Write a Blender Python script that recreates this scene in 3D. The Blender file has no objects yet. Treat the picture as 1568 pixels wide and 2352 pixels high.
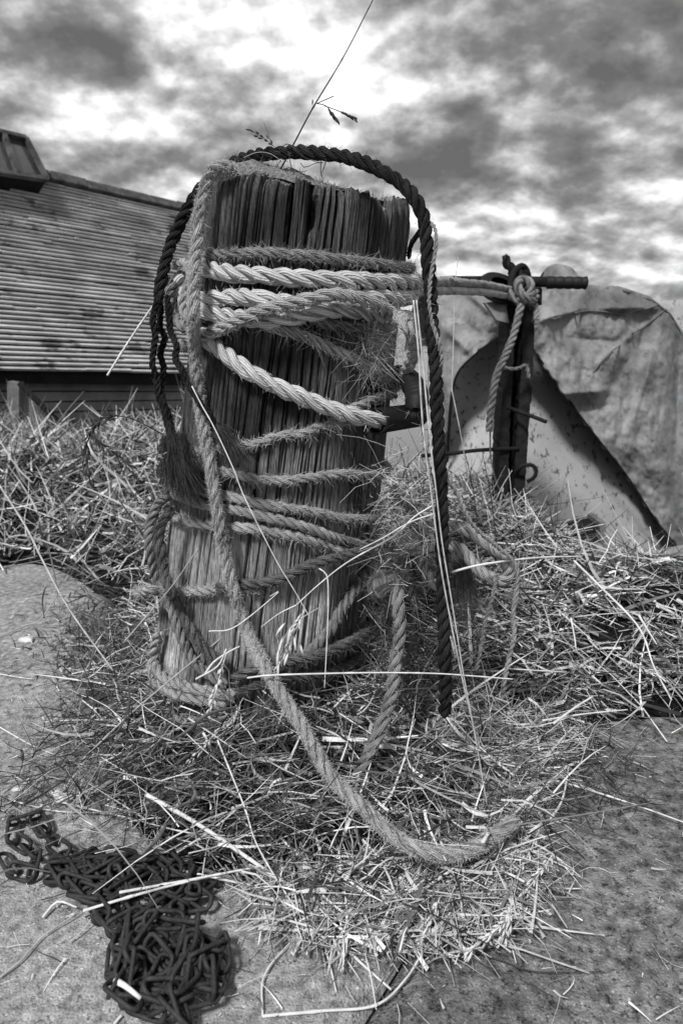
import bpy, math, random
import numpy as np
from mathutils import Vector, noise as mnoise
random.seed(7); RNG = np.random.default_rng(7)
S = bpy.context.scene
COL = S.collection
R = math.radians

# ------------------------------------------------------------------ camera
PITCH = R(15.0); EYE = np.array([0.0, 0.0, 0.66]); F = 1568.0
cd = bpy.data.cameras.new('camera'); cam = bpy.data.objects.new('camera', cd); COL.objects.link(cam)
cam.location = EYE; cam.rotation_euler = (math.pi/2 - PITCH, 0, 0)
cd.sensor_fit = 'VERTICAL'; cd.sensor_height = 36; cd.sensor_width = 24; cd.lens = 24
cd.clip_start = 0.02; cd.clip_end = 6000
cd.dof.use_dof = True; cd.dof.focus_distance = 0.98; cd.dof.aperture_fstop = 7.0
S.camera = cam
S.cycles.diffuse_bounces = 1
FWD = np.array([0, math.cos(PITCH), -math.sin(PITCH)])
UP = np.array([0, math.sin(PITCH), math.cos(PITCH)])
RT = np.array([1.0, 0, 0])
def ray(x, y):                      # direction with unit depth for a photo position (1568 x 2352 grid)
    return FWD + RT*((x-784)/F) + UP*((1176-y)/F)
def P(x, y, d): return EYE + ray(x, y)*d
def PY(x, y, Y):
    r = ray(x, y); return EYE + r*(Y/r[1])
def G(x, y, z=0.0):
    r = ray(x, y); return EYE + r*((z-EYE[2])/r[2])
def proj(p):
    q = np.asarray(p) - EYE; d = q@FWD
    d = np.where(d < 1e-3, 1e-3, d)
    return 784 + F*(q@RT)/d, 1176 - F*(q@UP)/d, d

# ------------------------------------------------------------------ world
SUN_EL, SUN_AZ = R(54), R(-32)      # azimuth measured from straight behind the camera; minus = from the left
w = bpy.data.worlds.new('World'); S.world = w; w.use_nodes = True
nt = w.node_tree; N = nt.nodes; L = nt.links; N.clear()
def nd(t, **k):
    n = N.new(t)
    for a, b in k.items(): setattr(n, a, b)
    return n
def mth(op, a, b=None, c=None, clamp=False):
    n = nd('ShaderNodeMath', operation=op); n.use_clamp = clamp
    for i, v in enumerate((a, b, c)):
        if v is None: continue
        if isinstance(v, (int, float)): n.inputs[i].default_value = v
        else: L.new(v, n.inputs[i])
    return n.outputs[0]
def vm(op, a, b=None):
    n = nd('ShaderNodeVectorMath', operation=op)
    for i, v in enumerate((a, b)):
        if v is None: continue
        if isinstance(v, tuple): n.inputs[i].default_value = v
        else: L.new(v, n.inputs[i])
    return n
out = nd('ShaderNodeOutputWorld'); bg = nd('ShaderNodeBackground'); L.new(bg.outputs[0], out.inputs[0])
sky = nd('ShaderNodeTexSky', sky_type='NISHITA', sun_disc=False, sun_elevation=SUN_EL, sun_rotation=math.pi+SUN_AZ)
bw = nd('ShaderNodeRGBToBW'); L.new(sky.outputs[0], bw.inputs[0])
tc = nd('ShaderNodeTexCoord'); gen = tc.outputs['Generated']
wn = nd('ShaderNodeTexNoise'); wn.inputs['Scale'].default_value = 5.0; wn.inputs['Detail'].default_value = 6; L.new(gen, wn.inputs['Vector'])
wv = vm('SUBTRACT', wn.outputs['Color'], (.5, .5, .5)); ws = vm('SCALE', wv.outputs[0]); ws.inputs['Scale'].default_value = 0.15
wd = vm('NORMALIZE', vm('ADD', gen, ws.outputs[0]).outputs[0]).outputs[0]
sx = nd('ShaderNodeSeparateXYZ'); L.new(gen, sx.inputs[0])
zz = mth('ADD', mth('MAXIMUM', sx.outputs[2], 0.0), 0.40)
cx = nd('ShaderNodeCombineXYZ'); L.new(mth('DIVIDE', sx.outputs[0], zz), cx.inputs[0]); L.new(mth('DIVIDE', sx.outputs[1], zz), cx.inputs[1])
def cloud(off, sc, det, rgh):
    q = nd('ShaderNodeTexNoise'); q.inputs['Scale'].default_value = sc; q.inputs['Detail'].default_value = det; q.inputs['Roughness'].default_value = rgh
    L.new(vm('ADD', cx.outputs[0], off).outputs[0], q.inputs['Vector']); return q.outputs[0]
ca = cloud((3.1, 7.7, 0), 3.9, 10, .57); cb = cloud((3.1+.012, 7.7-.05, 0), 3.9, 10, .57); cc_ = cloud((9.4, 1.2, 2), 1.5, 4, .5)
relief = mth('MULTIPLY', mth('SUBTRACT', cb, ca), 5.5)
acc = mth('ADD', mth('MULTIPLY', mth('SUBTRACT', .5, ca), 1.5), mth('MULTIPLY', mth('SUBTRACT', cc_, .5), .9))
acc = mth('ADD', acc, relief)
BLOBS = [(430,120,120,.75),(300,60,90,.35),(720,110,170,.5),(880,215,130,.75),(700,190,140,.25),(1180,310,90,.35),(1480,440,110,.35),
 (90,215,110,.25),(250,330,120,.12),(1080,480,120,.2),(1060,640,160,.35),(1250,560,90,.3),(1480,620,160,.3),(620,300,90,.1),(430,470,120,.15),(1000,60,120,.2),
 (330,165,80,-.45),(190,100,90,-.45),(30,60,110,-.5),(470,215,70,-.45),(600,240,70,-.2),(980,330,110,-.55),(880,290,80,-.4),(1060,395,80,-.6),
 (1350,80,190,-.4),(1540,240,190,-.5),(1280,235,110,-.35),(1370,540,90,-.45),(1300,420,90,-.25),(330,410,110,-.2),(520,370,90,-.15),(1120,250,50,-.5),(60,300,80,-.15),(1150,540,80,-.2)]
for (bx, by, s, a) in BLOBS:
    d0 = ray(bx, by); d0 = d0/np.linalg.norm(d0); ang = s*1.7/F*math.cos(math.atan(math.hypot(bx-784, by-1176)/F))**1.3
    dt = vm('DOT_PRODUCT', wd, tuple(d0)).outputs['Value']
    mr = nd('ShaderNodeMapRange', interpolation_type='SMOOTHSTEP'); mr.inputs['From Min'].default_value = math.cos(ang); mr.inputs['From Max'].default_value = 1.0
    mr.inputs['To Min'].default_value = 0; mr.inputs['To Max'].default_value = a*(.78 if a > 0 else .85); L.new(dt, mr.inputs['Value'])
    acc = mth('ADD', acc, mr.outputs[0])
rp = nd('ShaderNodeValToRGB'); e = rp.color_ramp.elements
e[0].position = 0.0; e[0].color = (.085,)*3+(1,); e[1].position = 1.0; e[1].color = (1.25,)*3+(1,)
for p_, v_ in ((.28, .17), (.46, .32), (.62, .52), (.8, .85)):
    q_ = e.new(p_); q_.color = (v_,)*3+(1,)
L.new(mth('MULTIPLY_ADD', acc, .42, .5, clamp=True), rp.inputs[0])
rb = nd('ShaderNodeRGBToBW'); L.new(rp.outputs[0], rb.inputs[0])
hz = mth('MULTIPLY', bw.outputs[0], 0.06)          # clear sky shining a little through the overcast
fin = mth('ADD', mth('MULTIPLY', rb.outputs[0], 0.40), mth('MINIMUM', mth('MULTIPLY', hz, .12), .02))
L.new(fin, bg.inputs[0]); bg.inputs[1].default_value = 1.0
sd = bpy.data.lights.new('sun', 'SUN'); so = bpy.data.objects.new('sun', sd); COL.objects.link(so)
sd.energy = 1.5; sd.angle = R(10); sd.color = (1, 1, 1)
so.rotation_euler = Vector((-math.sin(SUN_AZ)*math.cos(SUN_EL)*-1, -math.cos(SUN_AZ)*math.cos(SUN_EL), math.sin(SUN_EL))).to_track_quat('Z', 'Y').to_euler()
v = S.view_settings; v.view_transform = 'Standard'; v.look = 'None'; v.exposure = 1.48; v.gamma = 1; v.use_curve_mapping = False

# ------------------------------------------------------------------ helpers
def tag(o, label=None, cat=None, group=None, kind=None):
    if label: o['label'] = label
    if cat: o['category'] = cat
    if group: o['group'] = group
    if kind: o['kind'] = kind
    return o
def link(name, me, parent=None, loc=None):
    o = bpy.data.objects.new(name, me); COL.objects.link(o)
    if parent is not None: o.parent = parent
    if loc is not None: o.location = loc
    return o
def empty(name, label, cat, loc=(0, 0, 0), group=None):
    o = link(name, None, loc=loc); o.empty_display_size = .02
    return tag(o, label, cat, group)
def mesh(name, verts, quads=None, tris=None, m=None, smooth=True, uv=None, tone=None):
    me = bpy.data.meshes.new(name)
    V = np.asarray(verts, dtype=np.float32).reshape(-1, 3)
    nq = 0 if quads is None else len(quads); nt_ = 0 if tris is None else len(tris)
    li = np.concatenate([np.asarray(quads).ravel() if nq else np.zeros(0, int), np.asarray(tris).ravel() if nt_ else np.zeros(0, int)]).astype(np.int32)
    ls = np.concatenate([np.arange(nq)*4, nq*4+np.arange(nt_)*3]).astype(np.int32)
    lt = np.concatenate([np.full(nq, 4), np.full(nt_, 3)]).astype(np.int32)
    me.vertices.add(len(V)); me.vertices.foreach_set('co', V.ravel())
    me.loops.add(len(li)); me.loops.foreach_set('vertex_index', li)
    me.polygons.add(nq+nt_); me.polygons.foreach_set('loop_start', ls); me.polygons.foreach_set('loop_total', lt)
    me.polygons.foreach_set('use_smooth', np.full(nq+nt_, smooth))
    if uv is not None:
        u = me.uv_layers.new(name='UVMap'); u.data.foreach_set('uv', np.asarray(uv, dtype=np.float32)[li].ravel())
    if tone is not None:
        a = me.attributes.new('tone', 'FLOAT', 'POINT'); a.data.foreach_set('value', np.asarray(tone, dtype=np.float32))
    me.update(calc_edges=True)
    if m: me.materials.append(m)
    return me
class Acc:
    def __init__(s): s.v = []; s.q = []; s.t = []; s.n = 0; s.uv = []; s.tone = []
    def add(s, v, q=None, t=None, tone=None):
        v = np.asarray(v, float).reshape(-1, 3); s.v.append(v)
        if q is not None and len(q): s.q.append(np.asarray(q)+s.n)
        if t is not None and len(t): s.t.append(np.asarray(t)+s.n)
        s.tone.append(np.full(len(v), .5) if tone is None else np.broadcast_to(tone, (len(v),)))
        s.n += len(v)
    def build(s, name, m, parent=None, smooth=True):
        me = mesh(name, np.concatenate(s.v), np.concatenate(s.q) if s.q else None, np.concatenate(s.t) if s.t else None, m, smooth, tone=np.concatenate(s.tone))
        return link(name, me, parent)
def nz(a): return a/np.maximum(np.linalg.norm(a, axis=-1, keepdims=True), 1e-9)
def catmull(pts, step):
    pts = np.asarray(pts, float); n = len(pts)
    if n == 2: pts = np.array([pts[0], (pts[0]+pts[1])/2, pts[1]]); n = 3
    ext = np.vstack([2*pts[0]-pts[1], pts, 2*pts[-1]-pts[-2]]); o = []
    for i in range(n-1):
        p0, p1, p2, p3 = ext[i:i+4]; k = 12
        t = np.linspace(0, 1, k, endpoint=False)[:, None]
        o.append(.5*((2*p1)+(-p0+p2)*t+(2*p0-5*p1+4*p2-p3)*t*t+(-p0+3*p1-3*p2+p3)*t**3))
    o.append(pts[-1:]); o = np.vstack(o)
    s = np.concatenate([[0], np.cumsum(np.linalg.norm(np.diff(o, axis=0), axis=1))])
    m = max(3, int(s[-1]/step)); q = np.linspace(0, s[-1], m)
    return np.stack([np.interp(q, s, o[:, k]) for k in range(3)], 1)
def frames(p):
    t = nz(np.gradient(p, axis=0)); n = np.zeros_like(p)
    a = np.array([0, 0, 1.]) if abs(t[0][2]) < .8 else np.array([1., 0, 0])
    n[0] = nz(np.cross(t[0], a))
    for i in range(1, len(p)):
        x = n[i-1]-t[i]*(n[i-1]@t[i]); n[i] = x/max(np.linalg.norm(x), 1e-9)
    return t, n, np.cross(t, n)
def tube_arrays(p, r, sides=8, cap=True, squash=None, ang0=0):
    p = np.asarray(p, float); r = np.broadcast_to(r, (len(p),)).astype(float)
    t, n, b = frames(p)
    if cap:
        p = np.vstack([p[:1]-t[:1]*r[0]*.25, p, p[-1:]+t[-1:]*r[-1]*.25]); r = np.concatenate([[r[0]*.35], r, [r[-1]*.35]])
        n = np.vstack([n[:1], n, n[-1:]]); b = np.vstack([b[:1], b, b[-1:]])
    a = np.linspace(0, 2*np.pi, sides, endpoint=False)+ang0
    ca, sa = np.cos(a), np.sin(a)
    if squash: sa = sa*squash
    V = p[:, None]+r[:, None, None]*(n[:, None]*ca[None, :, None]+b[:, None]*sa[None, :, None])
    m = len(p); i = np.arange(m-1)[:, None]*sides; j = np.arange(sides)[None]; k = (j+1) % sides
    q = np.stack([i+j, i+k, i+sides+k, i+sides+j], -1).reshape(-1, 4)
    V = V.reshape(-1, 3)
    tr = None
    if cap:
        tr = [(0, x+1, x) for x in range(1, sides-1)] + [((m-1)*sides, (m-1)*sides+x, (m-1)*sides+x+1) for x in range(1, sides-1)]
    sl = np.concatenate([[0], np.cumsum(np.linalg.norm(np.diff(p, axis=0), axis=1))])
    uv = np.stack([np.repeat(sl, sides), np.tile(np.arange(sides)/sides, m)], 1)
    return V, q, tr, uv
def blades(P0, D, Ln, W, bend, seg=3, taper=.15, rng=RNG):
    n = len(P0); t = np.linspace(0, 1, seg+1)
    side = nz(np.cross(D, rng.normal(size=(n, 3))))
    pos = P0[:, None]+D[:, None]*(Ln[:, None]*t)[..., None]+bend[:, None]*(Ln[:, None]*t*t)[..., None]
    ww = (W[:, None]*(1-(1-taper)*t**1.5))[..., None]*.5
    V = np.stack([pos-side[:, None]*ww, pos+side[:, None]*ww], 2).reshape(-1, 3)
    b = np.arange(n)[:, None]*(2*(seg+1)); k = np.arange(seg)[None]*2
    q = np.stack([b+k, b+k+1, b+k+3, b+k+2], -1).reshape(-1, 4)
    return V, q, 2*(seg+1)
def stems(P0, D, Ln, W, bend, seg=2, rng=RNG, sides=3, kink=0):
    n = len(P0); t = np.linspace(0, 1, seg+1)
    a1 = nz(np.cross(D, rng.normal(size=(n, 3)))); a2 = np.cross(D, a1)
    pos = P0[:, None]+D[:, None]*(Ln[:, None]*t)[..., None]+bend[:, None]*(Ln[:, None]*t*t)[..., None]
    if kink: pos[:, 1:-1] += rng.normal(size=(n, seg-1, 3))*kink*Ln[:, None, None]
    an = np.arange(sides)*2*np.pi/sides
    V = pos[:, :, None]+(W[:, None]*.5*np.linspace(1, .6, seg+1)[None])[..., None, None]*(a1[:, None, None]*np.cos(an)[None, None, :, None]+a2[:, None, None]*np.sin(an)[None, None, :, None])
    V = V.reshape(-1, 3); per = sides*(seg+1)
    b = np.arange(n)[:, None, None]*per; k = np.arange(seg)[None, :, None]*sides; j = np.arange(sides)[None, None]; j2 = (j+1) % sides
    q = np.stack([b+k+j, b+k+j2, b+k+sides+j2, b+k+sides+j], -1).reshape(-1, 4)
    return V, q, per
def box(acc, c, u, vv, ww, tone=None):              # centre and three half-axes
    c = np.asarray(c, float); u, vv, ww = (np.asarray(k, float) for k in (u, vv, ww))
    vs = [c+a*u+b*vv+d*ww for a in (-1, 1) for b in (-1, 1) for d in (-1, 1)]
    acc.add(vs, [(0, 1, 3, 2), (4, 6, 7, 5), (0, 4, 5, 1), (2, 3, 7, 6), (0, 2, 6, 4), (1, 5, 7, 3)], tone=tone)
def slab(acc, corners, thick, tone=None):           # four corners + a thickness vector away from them
    c = [np.asarray(k, float) for k in corners]; th = np.asarray(thick, float)
    vs = c+[k+th for k in c]
    acc.add(vs, [(0, 1, 2, 3), (7, 6, 5, 4), (0, 4, 5, 1), (1, 5, 6, 2), (2, 6, 7, 3), (3, 7, 4, 0)], tone=tone)
def grid(acc, V, back=None, tone=None):             # V (m, n, 3) sheet; back = offset array gives it thickness
    m, n = V.shape[:2]; i = np.arange(m-1)[:, None]*n; j = np.arange(n-1)[None]
    q = np.stack([i+j, i+j+1, i+n+j+1, i+n+j], -1).reshape(-1, 4)
    acc.add(V.reshape(-1, 3), q, tone=None if tone is None else tone.ravel())
    if back is not None:
        acc.add((V+back).reshape(-1, 3), q[:, ::-1], tone=None if tone is None else tone.ravel())
        o = acc.n; N_ = m*n; b0 = np.concatenate([np.arange(n), np.arange(1, m)*n+n-1, (m-1)*n+np.arange(n-2, -1, -1), np.arange(m-2, 0, -1)*n])
        b1 = np.roll(b0, -1); acc.q.append(np.stack([b0, b0+N_, b1+N_, b1], 1)+o-2*N_)
def fbm(x, y, s=1.0, o=4, z=0.0): return mnoise.fractal(Vector((x*s, y*s, z)), 1.0, 2.0, o)
def inpoly(x, y, poly):
    x = np.asarray(x, float); y = np.asarray(y, float); r = np.zeros(x.shape, bool); n = len(poly)
    for i in range(n):
        x1, y1 = poly[i]; x2, y2 = poly[(i+1) % n]
        c = ((y1 > y) != (y2 > y)) & (x < (x2-x1)*(y-y1)/((y2-y1)+1e-9)+x1); r ^= c
    return r

# ------------------------------------------------------------------ materials (the photograph is black and white: everything is grey)
def mat(name, lo, hi, scale=20, rough=.85, bump=.3, bscale=60, bdist=.002, stretch=(1, 1, 1), attr=False, detail=6, spec=.25, uvstripe=None, extra=None):
    m = bpy.data.materials.new(name); m.use_nodes = True; t = m.node_tree; n = t.nodes; l = t.links
    b = n['Principled BSDF']; b.inputs['Roughness'].default_value = rough; b.inputs['Specular IOR Level'].default_value = spec
    c = n.new('ShaderNodeTexCoord'); mpn = n.new('ShaderNodeMapping'); mpn.inputs['Scale'].default_value = stretch; l.new(c.outputs['Object'], mpn.inputs[0])
    a = n.new('ShaderNodeTexNoise'); a.inputs['Scale'].default_value = scale; a.inputs['Detail'].default_value = detail; a.inputs['Roughness'].default_value = .65; l.new(mpn.outputs[0], a.inputs[0])
    r = n.new('ShaderNodeMapRange'); r.inputs['From Min'].default_value = .3; r.inputs['From Max'].default_value = .7; r.inputs['To Min'].default_value = lo; r.inputs['To Max'].default_value = hi
    l.new(a.outputs[0], r.inputs[0]); val = r.outputs[0]
    def M(op, x, y):
        q = n.new('ShaderNodeMath'); q.operation = op
        for i, z in enumerate((x, y)):
            if isinstance(z, (int, float)): q.inputs[i].default_value = z
            else: l.new(z, q.inputs[i])
        return q.outputs[0]
    if attr:
        at = n.new('ShaderNodeAttribute'); at.attribute_name = 'tone'; val = M('MULTIPLY', val, at.outputs['Fac'])
    h = None
    if uvstripe:
        sep = n.new('ShaderNodeSeparateXYZ'); l.new(c.outputs['UV'], sep.inputs[0])
        ph = M('ADD', M('MULTIPLY', sep.outputs[0], uvstripe), M('MULTIPLY', sep.outputs[1], 2*math.pi*9))
        nn = n.new('ShaderNodeTexNoise'); nn.inputs['Scale'].default_value = 90; nn.inputs['Detail'].default_value = 3; l.new(c.outputs['Object'], nn.inputs[0])
        st = M('SINE', M('ADD', ph, M('MULTIPLY', nn.outputs[0], 6.0)), 0)
        h = M('ADD', M('MULTIPLY', st, .5), .5)
        val = M('MULTIPLY', val, M('ADD', M('MULTIPLY', h, .45), .7))
    if extra: val = extra(n, l, c, val, M)
    cmb = n.new('ShaderNodeCombineColor')
    for i in range(3): l.new(val, cmb.inputs[i])
    l.new(cmb.outputs[0], b.inputs['Base Color'])
    bn = n.new('ShaderNodeTexNoise'); bn.inputs['Scale'].default_value = bscale; bn.inputs['Detail'].default_value = 5; l.new(mpn.outputs[0], bn.inputs[0])
    hh = bn.outputs[0]
    if h is not None: hh = M('ADD', hh, M('MULTIPLY', h, 1.2))
    bp = n.new('ShaderNodeBump'); bp.inputs['Strength'].default_value = bump; bp.inputs['Distance'].default_value = bdist
    l.new(hh, bp.inputs['Height']); l.new(bp.outputs[0], b.inputs['Normal'])
    return m
def specks(thr, dark, sc, st=(1, 1, 1)):
    def f(n, l, c, val, M):
        mp_ = n.new('ShaderNodeMapping'); mp_.inputs['Scale'].default_value = st; l.new(c.outputs['Object'], mp_.inputs[0])
        q = n.new('ShaderNodeTexNoise'); q.inputs['Scale'].default_value = sc; q.inputs['Detail'].default_value = 4; q.inputs['Roughness'].default_value = .7; l.new(mp_.outputs[0], q.inputs[0])
        r = n.new('ShaderNodeMapRange'); r.inputs['From Min'].default_value = thr; r.inputs['From Max'].default_value = thr+.05; r.inputs['To Min'].default_value = 1; r.inputs['To Max'].default_value = dark
        l.new(q.outputs[0], r.inputs[0]); return M('MULTIPLY', val, r.outputs[0])
    return f
def gritty(big, pit, grain):
    def f(n, l, c, val, M):
        def nz_(sc, det, a0, a1, b0, b1):
            q = n.new('ShaderNodeTexNoise'); q.inputs['Scale'].default_value = sc; q.inputs['Detail'].default_value = det; q.inputs['Roughness'].default_value = .7; l.new(c.outputs['Object'], q.inputs[0])
            r_ = n.new('ShaderNodeMapRange'); r_.inputs['From Min'].default_value = a0; r_.inputs['From Max'].default_value = a1; r_.inputs['To Min'].default_value = b0; r_.inputs['To Max'].default_value = b1
            l.new(q.outputs[0], r_.inputs[0]); return r_.outputs[0]
        v = M('MULTIPLY', val, nz_(4.5, 6, .35, .65, 1-big, 1+big*.6)); v = M('MULTIPLY', v, nz_(170, 2, .56, .66, 1, pit))
        v = M('MULTIPLY', v, nz_(290, 1, .62, .72, 1, grain)); return M('MULTIPLY', v, nz_(19, 5, .58, .64, 1, .72))
    return f
MT = {}
MT['wood'] = mat('weathered_wood', .18, 1.65, 9, .9, 1, 30, .0025, (44, 44, 3.4), attr=True, detail=9, spec=.15)
MT['moss'] = mat('dry_moss', .06, .28, 160, 1, .9, 250, .003, spec=.05)
MT['rope_pale'] = mat('pale_rope', .34, .66, 26, .8, .9, 500, .0009, uvstripe=260, spec=.2)
MT['rope_mid'] = mat('dusty_rope', .22, .48, 45, .9, .9, 500, .0010, uvstripe=300, spec=.1)
MT['rope_dull'] = mat('old_grey_rope', .13, .32, 50, .9, .9, 500, .0010, uvstripe=300, spec=.1)
MT['rope_dark'] = mat('tarred_rope', .010, .036, 60, .9, 1, 500, .0011, uvstripe=300, spec=.12)
MT['rope_shade'] = mat('dirty_shaded_rope', .07, .20, 50, .9, .9, 500, .0011, uvstripe=300, spec=.1); MT['fib_shade'] = mat('dirty_shaded_fibre', .05, .22, 60, .9, 0)  # darker copy of the old rope: dirt plus low shade put into the colour
MT['cord'] = mat('grey_cord', .16, .36, 120, .9, .9, 700, .0008, spec=.1)
MT['fib_pale'] = mat('pale_fibre', .55, .8, 50, .8, 0)
MT['fib_mid'] = mat('dusty_fibre', .28, .62, 60, .9, 0)
MT['fib_dull'] = mat('grey_fibre', .16, .46, 60, .9, 0)
MT['fib_dark'] = mat('tarred_fibre', .015, .07, 60, .7, 0)
MT['straw'] = mat('dry_straw', .75, 1.1, 50, .7, .2, 200, .0005, attr=True, spec=.35)
MT['stalk'] = mat('pale_stalk', .42, .74, 60, .6, .3, 200, .0005, stretch=(1, 1, 1), spec=.35)
MT['stalk_tan'] = mat('tan_stalk', .22, .55, 90, .6, .3, 200, .0005, spec=.3)
MT['stalk_mid'] = mat('grey_stalk', .25, .5, 60, .7, .3, 200, .0005, spec=.3)
MT['stalk_dark'] = mat('dark_stalk', .02, .06, 60, .7, .3, 200, .0005, spec=.2)
MT['leaf'] = mat('grass_leaf', .05, .14, 80, .6, .3, 200, .0005, spec=.3)
MT['soil'] = mat('dark_soil', .004, .018, 30, 1, 1, 90, .01, spec=.05)
MT['concrete_a'] = mat('worn_concrete', .10, .50, 85, .95, 1, 330, .0035, extra=gritty(.25, .35, 1.7), detail=12, spec=.1)
MT['concrete_b'] = mat('dark_worn_concrete', .03, .30, 60, .95, 1, 300, .004, extra=gritty(.45, .3, 2.0), detail=12, spec=.1)
MT['iron'] = mat('rusty_iron', .005, .022, 30, .8, 1, 120, .003, spec=.12)
MT['chain'] = mat('black_iron', .010, .045, 60, .6, 1, 300, .0012, spec=.22)
MT['rubber'] = mat('black_rubber', .007, .018, 60, .6, .5, 300, .0008, spec=.2)
MT['water'] = mat('grey_water', .10, .16, .5, .22, .6, 1.2, .01, stretch=(1, .25, 1), spec=.6)
MT['sediment'] = mat('river_bed_mud', .05, .1, .5, 1, 0)
MT['canvas'] = mat('canvas_tarp', .10, .32, 7, .95, .8, 40, .004, attr=True, extra=specks(.60, .62, 26), detail=8, spec=.1)
MT['hull'] = mat('painted_hull', .30, .40, 3, .6, .2, 60, .001, extra=specks(.57, .22, 30, (1.6, 1, 1)), detail=5, spec=.3)
MT['board'] = mat('weathered_board', .26, .74, 2.6, .9, .8, 40, .004, stretch=(1, 1, 2.5), extra=specks(.58, .35, 3.2, (1, 1, 2.2)), detail=9, spec=.1)
MT['board_dark'] = mat('tarred_board', .12, .28, 3, .8, .5, 30, .004, extra=specks(.66, 1.9, 5), spec=.2)
MT['black'] = mat('black_timber_and_shade', .008, .02, 10, .9, .3, 30, .003, spec=.1)
MT['tile'] = mat('ridge_tile', .03, .12, 12, .9, .8, 40, .006, spec=.1)
MT['glass'] = mat('dirty_glass', .015, .07, 4, .15, .1, 10, .001, spec=.6)
MT['frame'] = mat('grey_frame', .08, .2, 14, .8, .4, 40, .002, spec=.2)
MT['metal'] = mat('grey_steel', .10, .22, 30, .45, .3, 60, .001, spec=.5)

# ------------------------------------------------------------------ the post's axis and the place helpers around it
A = PY(716.5, 430, 1.17); B = PY(573.5, 1700, 1.19)
AX = nz(B-A); HL = float(np.linalg.norm(B-A))
RT0, RT1 = .1585, .2005
E1 = -np.array([0, 1., 0]); E1 = nz(E1-AX*(E1@AX)); E2 = np.cross(AX, E1); E2 = E2 if E2[0] > 0 else -E2
def prad(s): return RT0+(RT1-RT0)*s/HL
def cyl(s, th, r): return A+AX*s+(E1*math.cos(th)+E2*math.sin(th))*r
def to_cyl(p):
    q = np.asarray(p)-A; s = q@AX; e = q-AX*s
    return s, math.atan2(e@E2, e@E1), float(np.linalg.norm(e))
def hit(x, y, off=0.0):
    d = ray(x, y); o = EYE-A; k = (RT1-RT0)/HL; r0 = RT0+off
    da = d@AX; oa = o@AX; dp = d-AX*da; op = o-AX*oa
    a = dp@dp-(k*da)**2; b = 2*(dp@op-(r0+k*oa)*k*da); c = op@op-(r0+k*oa)**2
    D = b*b-4*a*c
    t = (-b-math.sqrt(D))/(2*a) if D > 0 else -b/(2*a)
    return EYE+d*t
def back(p1, p0, off, turn=1):          # points behind the post leading from p1 (one side) to p0 (other side)
    s1, t1, _ = to_cyl(p1); s0, t0, _ = to_cyl(p0)
    if turn > 0:
        while t0 <= t1: t0 += 2*math.pi
    else:
        while t0 >= t1: t0 -= 2*math.pi
    n = max(3, int(abs(t0-t1)/.35)); o = []
    for i in range(1, n):
        f = i/n; s = s1+(s0-s1)*f; o.append(cyl(s, t1+(t0-t1)*f, prad(s)+off))
    return o

# ------------------------------------------------------------------ setting: ground, slabs, banks, water
def sm(x): x = np.clip(x, 0, 1); return x*x*(3-2*x)
def hgt(X, Y):
    X = np.asarray(X, float); Y = np.asarray(Y, float)
    f = sm((X+.55)/.75)                                   # 0 left .. 1 right
    foot = 1.72-.30*sm((X+.9)/.5)-.42*sm((X-.0)/.35)
    wid = .75*(1-f)+.36*f; H = .20*(1-f)+.14*f-.05*sm((X-.45)/.4)
    h = H*sm((Y-foot)/wid)
    h = h+.035*np.sin(X*5.1+1)*np.sin(Y*3.7)*sm((Y-foot)/.3)+.018*np.sin(X*13+Y*9)*sm((Y-foot)/.2)
    start = (1-f)*3.0+f*(1.36+.85*sm((.37-X/np.maximum(Y, .1))/.12))
    h = h-(1.25*(1-f)+.95*f)*sm((Y-start)/(1.2*(1-f)+.75*f))
    d2 = ((X+.05)/.32)**2+((Y-1.0)/.30)**2
    h = h+.040*np.exp(-d2**2)
    return h
Cb = (G(830, 2352), G(930, 2190))
jd = nz(Cb[1]-Cb[0]); Pj = Cb[0]
def slabmesh(name, m, x0, x1, y0, y1, side, depth=.12):
    a_ = Acc(); X = np.linspace(x0, x1, 90); Y = np.linspace(y0, y1, 90); V = np.zeros((90, 90, 3)); ln = np.array([-jd[1], jd[0]])  # left normal of joint
    for i, yy in enumerate(Y):
        xj = Pj[0]+jd[0]/jd[1]*(yy-Pj[1])                 # joint x at this y
        xa, xb = (x0, xj-.0035) if side < 0 else (xj+.0035, x1)
        for j in range(90):
            xx = xa+(xb-xa)*j/89
            edge = min(abs(xx-xj), .02)/.02
            V[i, j] = (xx, yy, -.004*(1-edge)**2+.0016*fbm(xx, yy, 6)+(.0 if side < 0 else -.003))
    grid(a_, V, back=np.array([0, 0, -depth])); o = a_.build(name, m); return o
base = Acc(); X, Y = np.meshgrid(np.concatenate([np.linspace(-9, -2.5, 30), np.linspace(-2.45, 2.45, 200), np.linspace(2.5, 9, 30)]), np.linspace(-1.5, 5.2, 300))
grid(base, np.stack([X, Y, hgt(X, Y)-.014], -1)); tag(base.build('ground', MT['soil']), kind='structure')
o = slabmesh('pavement', MT['concrete_a'], -6, 3, -1.2, 1.9, -1); tag(o, kind='structure')
o = slabmesh('pavement', MT['concrete_b'], -3, 6, -1.2, 1.9, 1); tag(o, kind='structure')
a_ = Acc(); X, Y = np.meshgrid(np.linspace(-1, 1, 60), np.linspace(0, 1, 60)); Yw = 2.4+Y**3*3000; Xw = X*(12+Yw*1.5)
grid(a_, np.stack([Xw, Yw, np.full_like(Xw, -.55)], -1)); tag(a_.build('water', MT['water']), kind='structure')
a_ = Acc(); grid(a_, np.stack([Xw*.99, Yw, np.full_like(Xw, -2.5)], -1)); tag(a_.build('river_bed', MT['sediment']), kind='structure')

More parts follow.
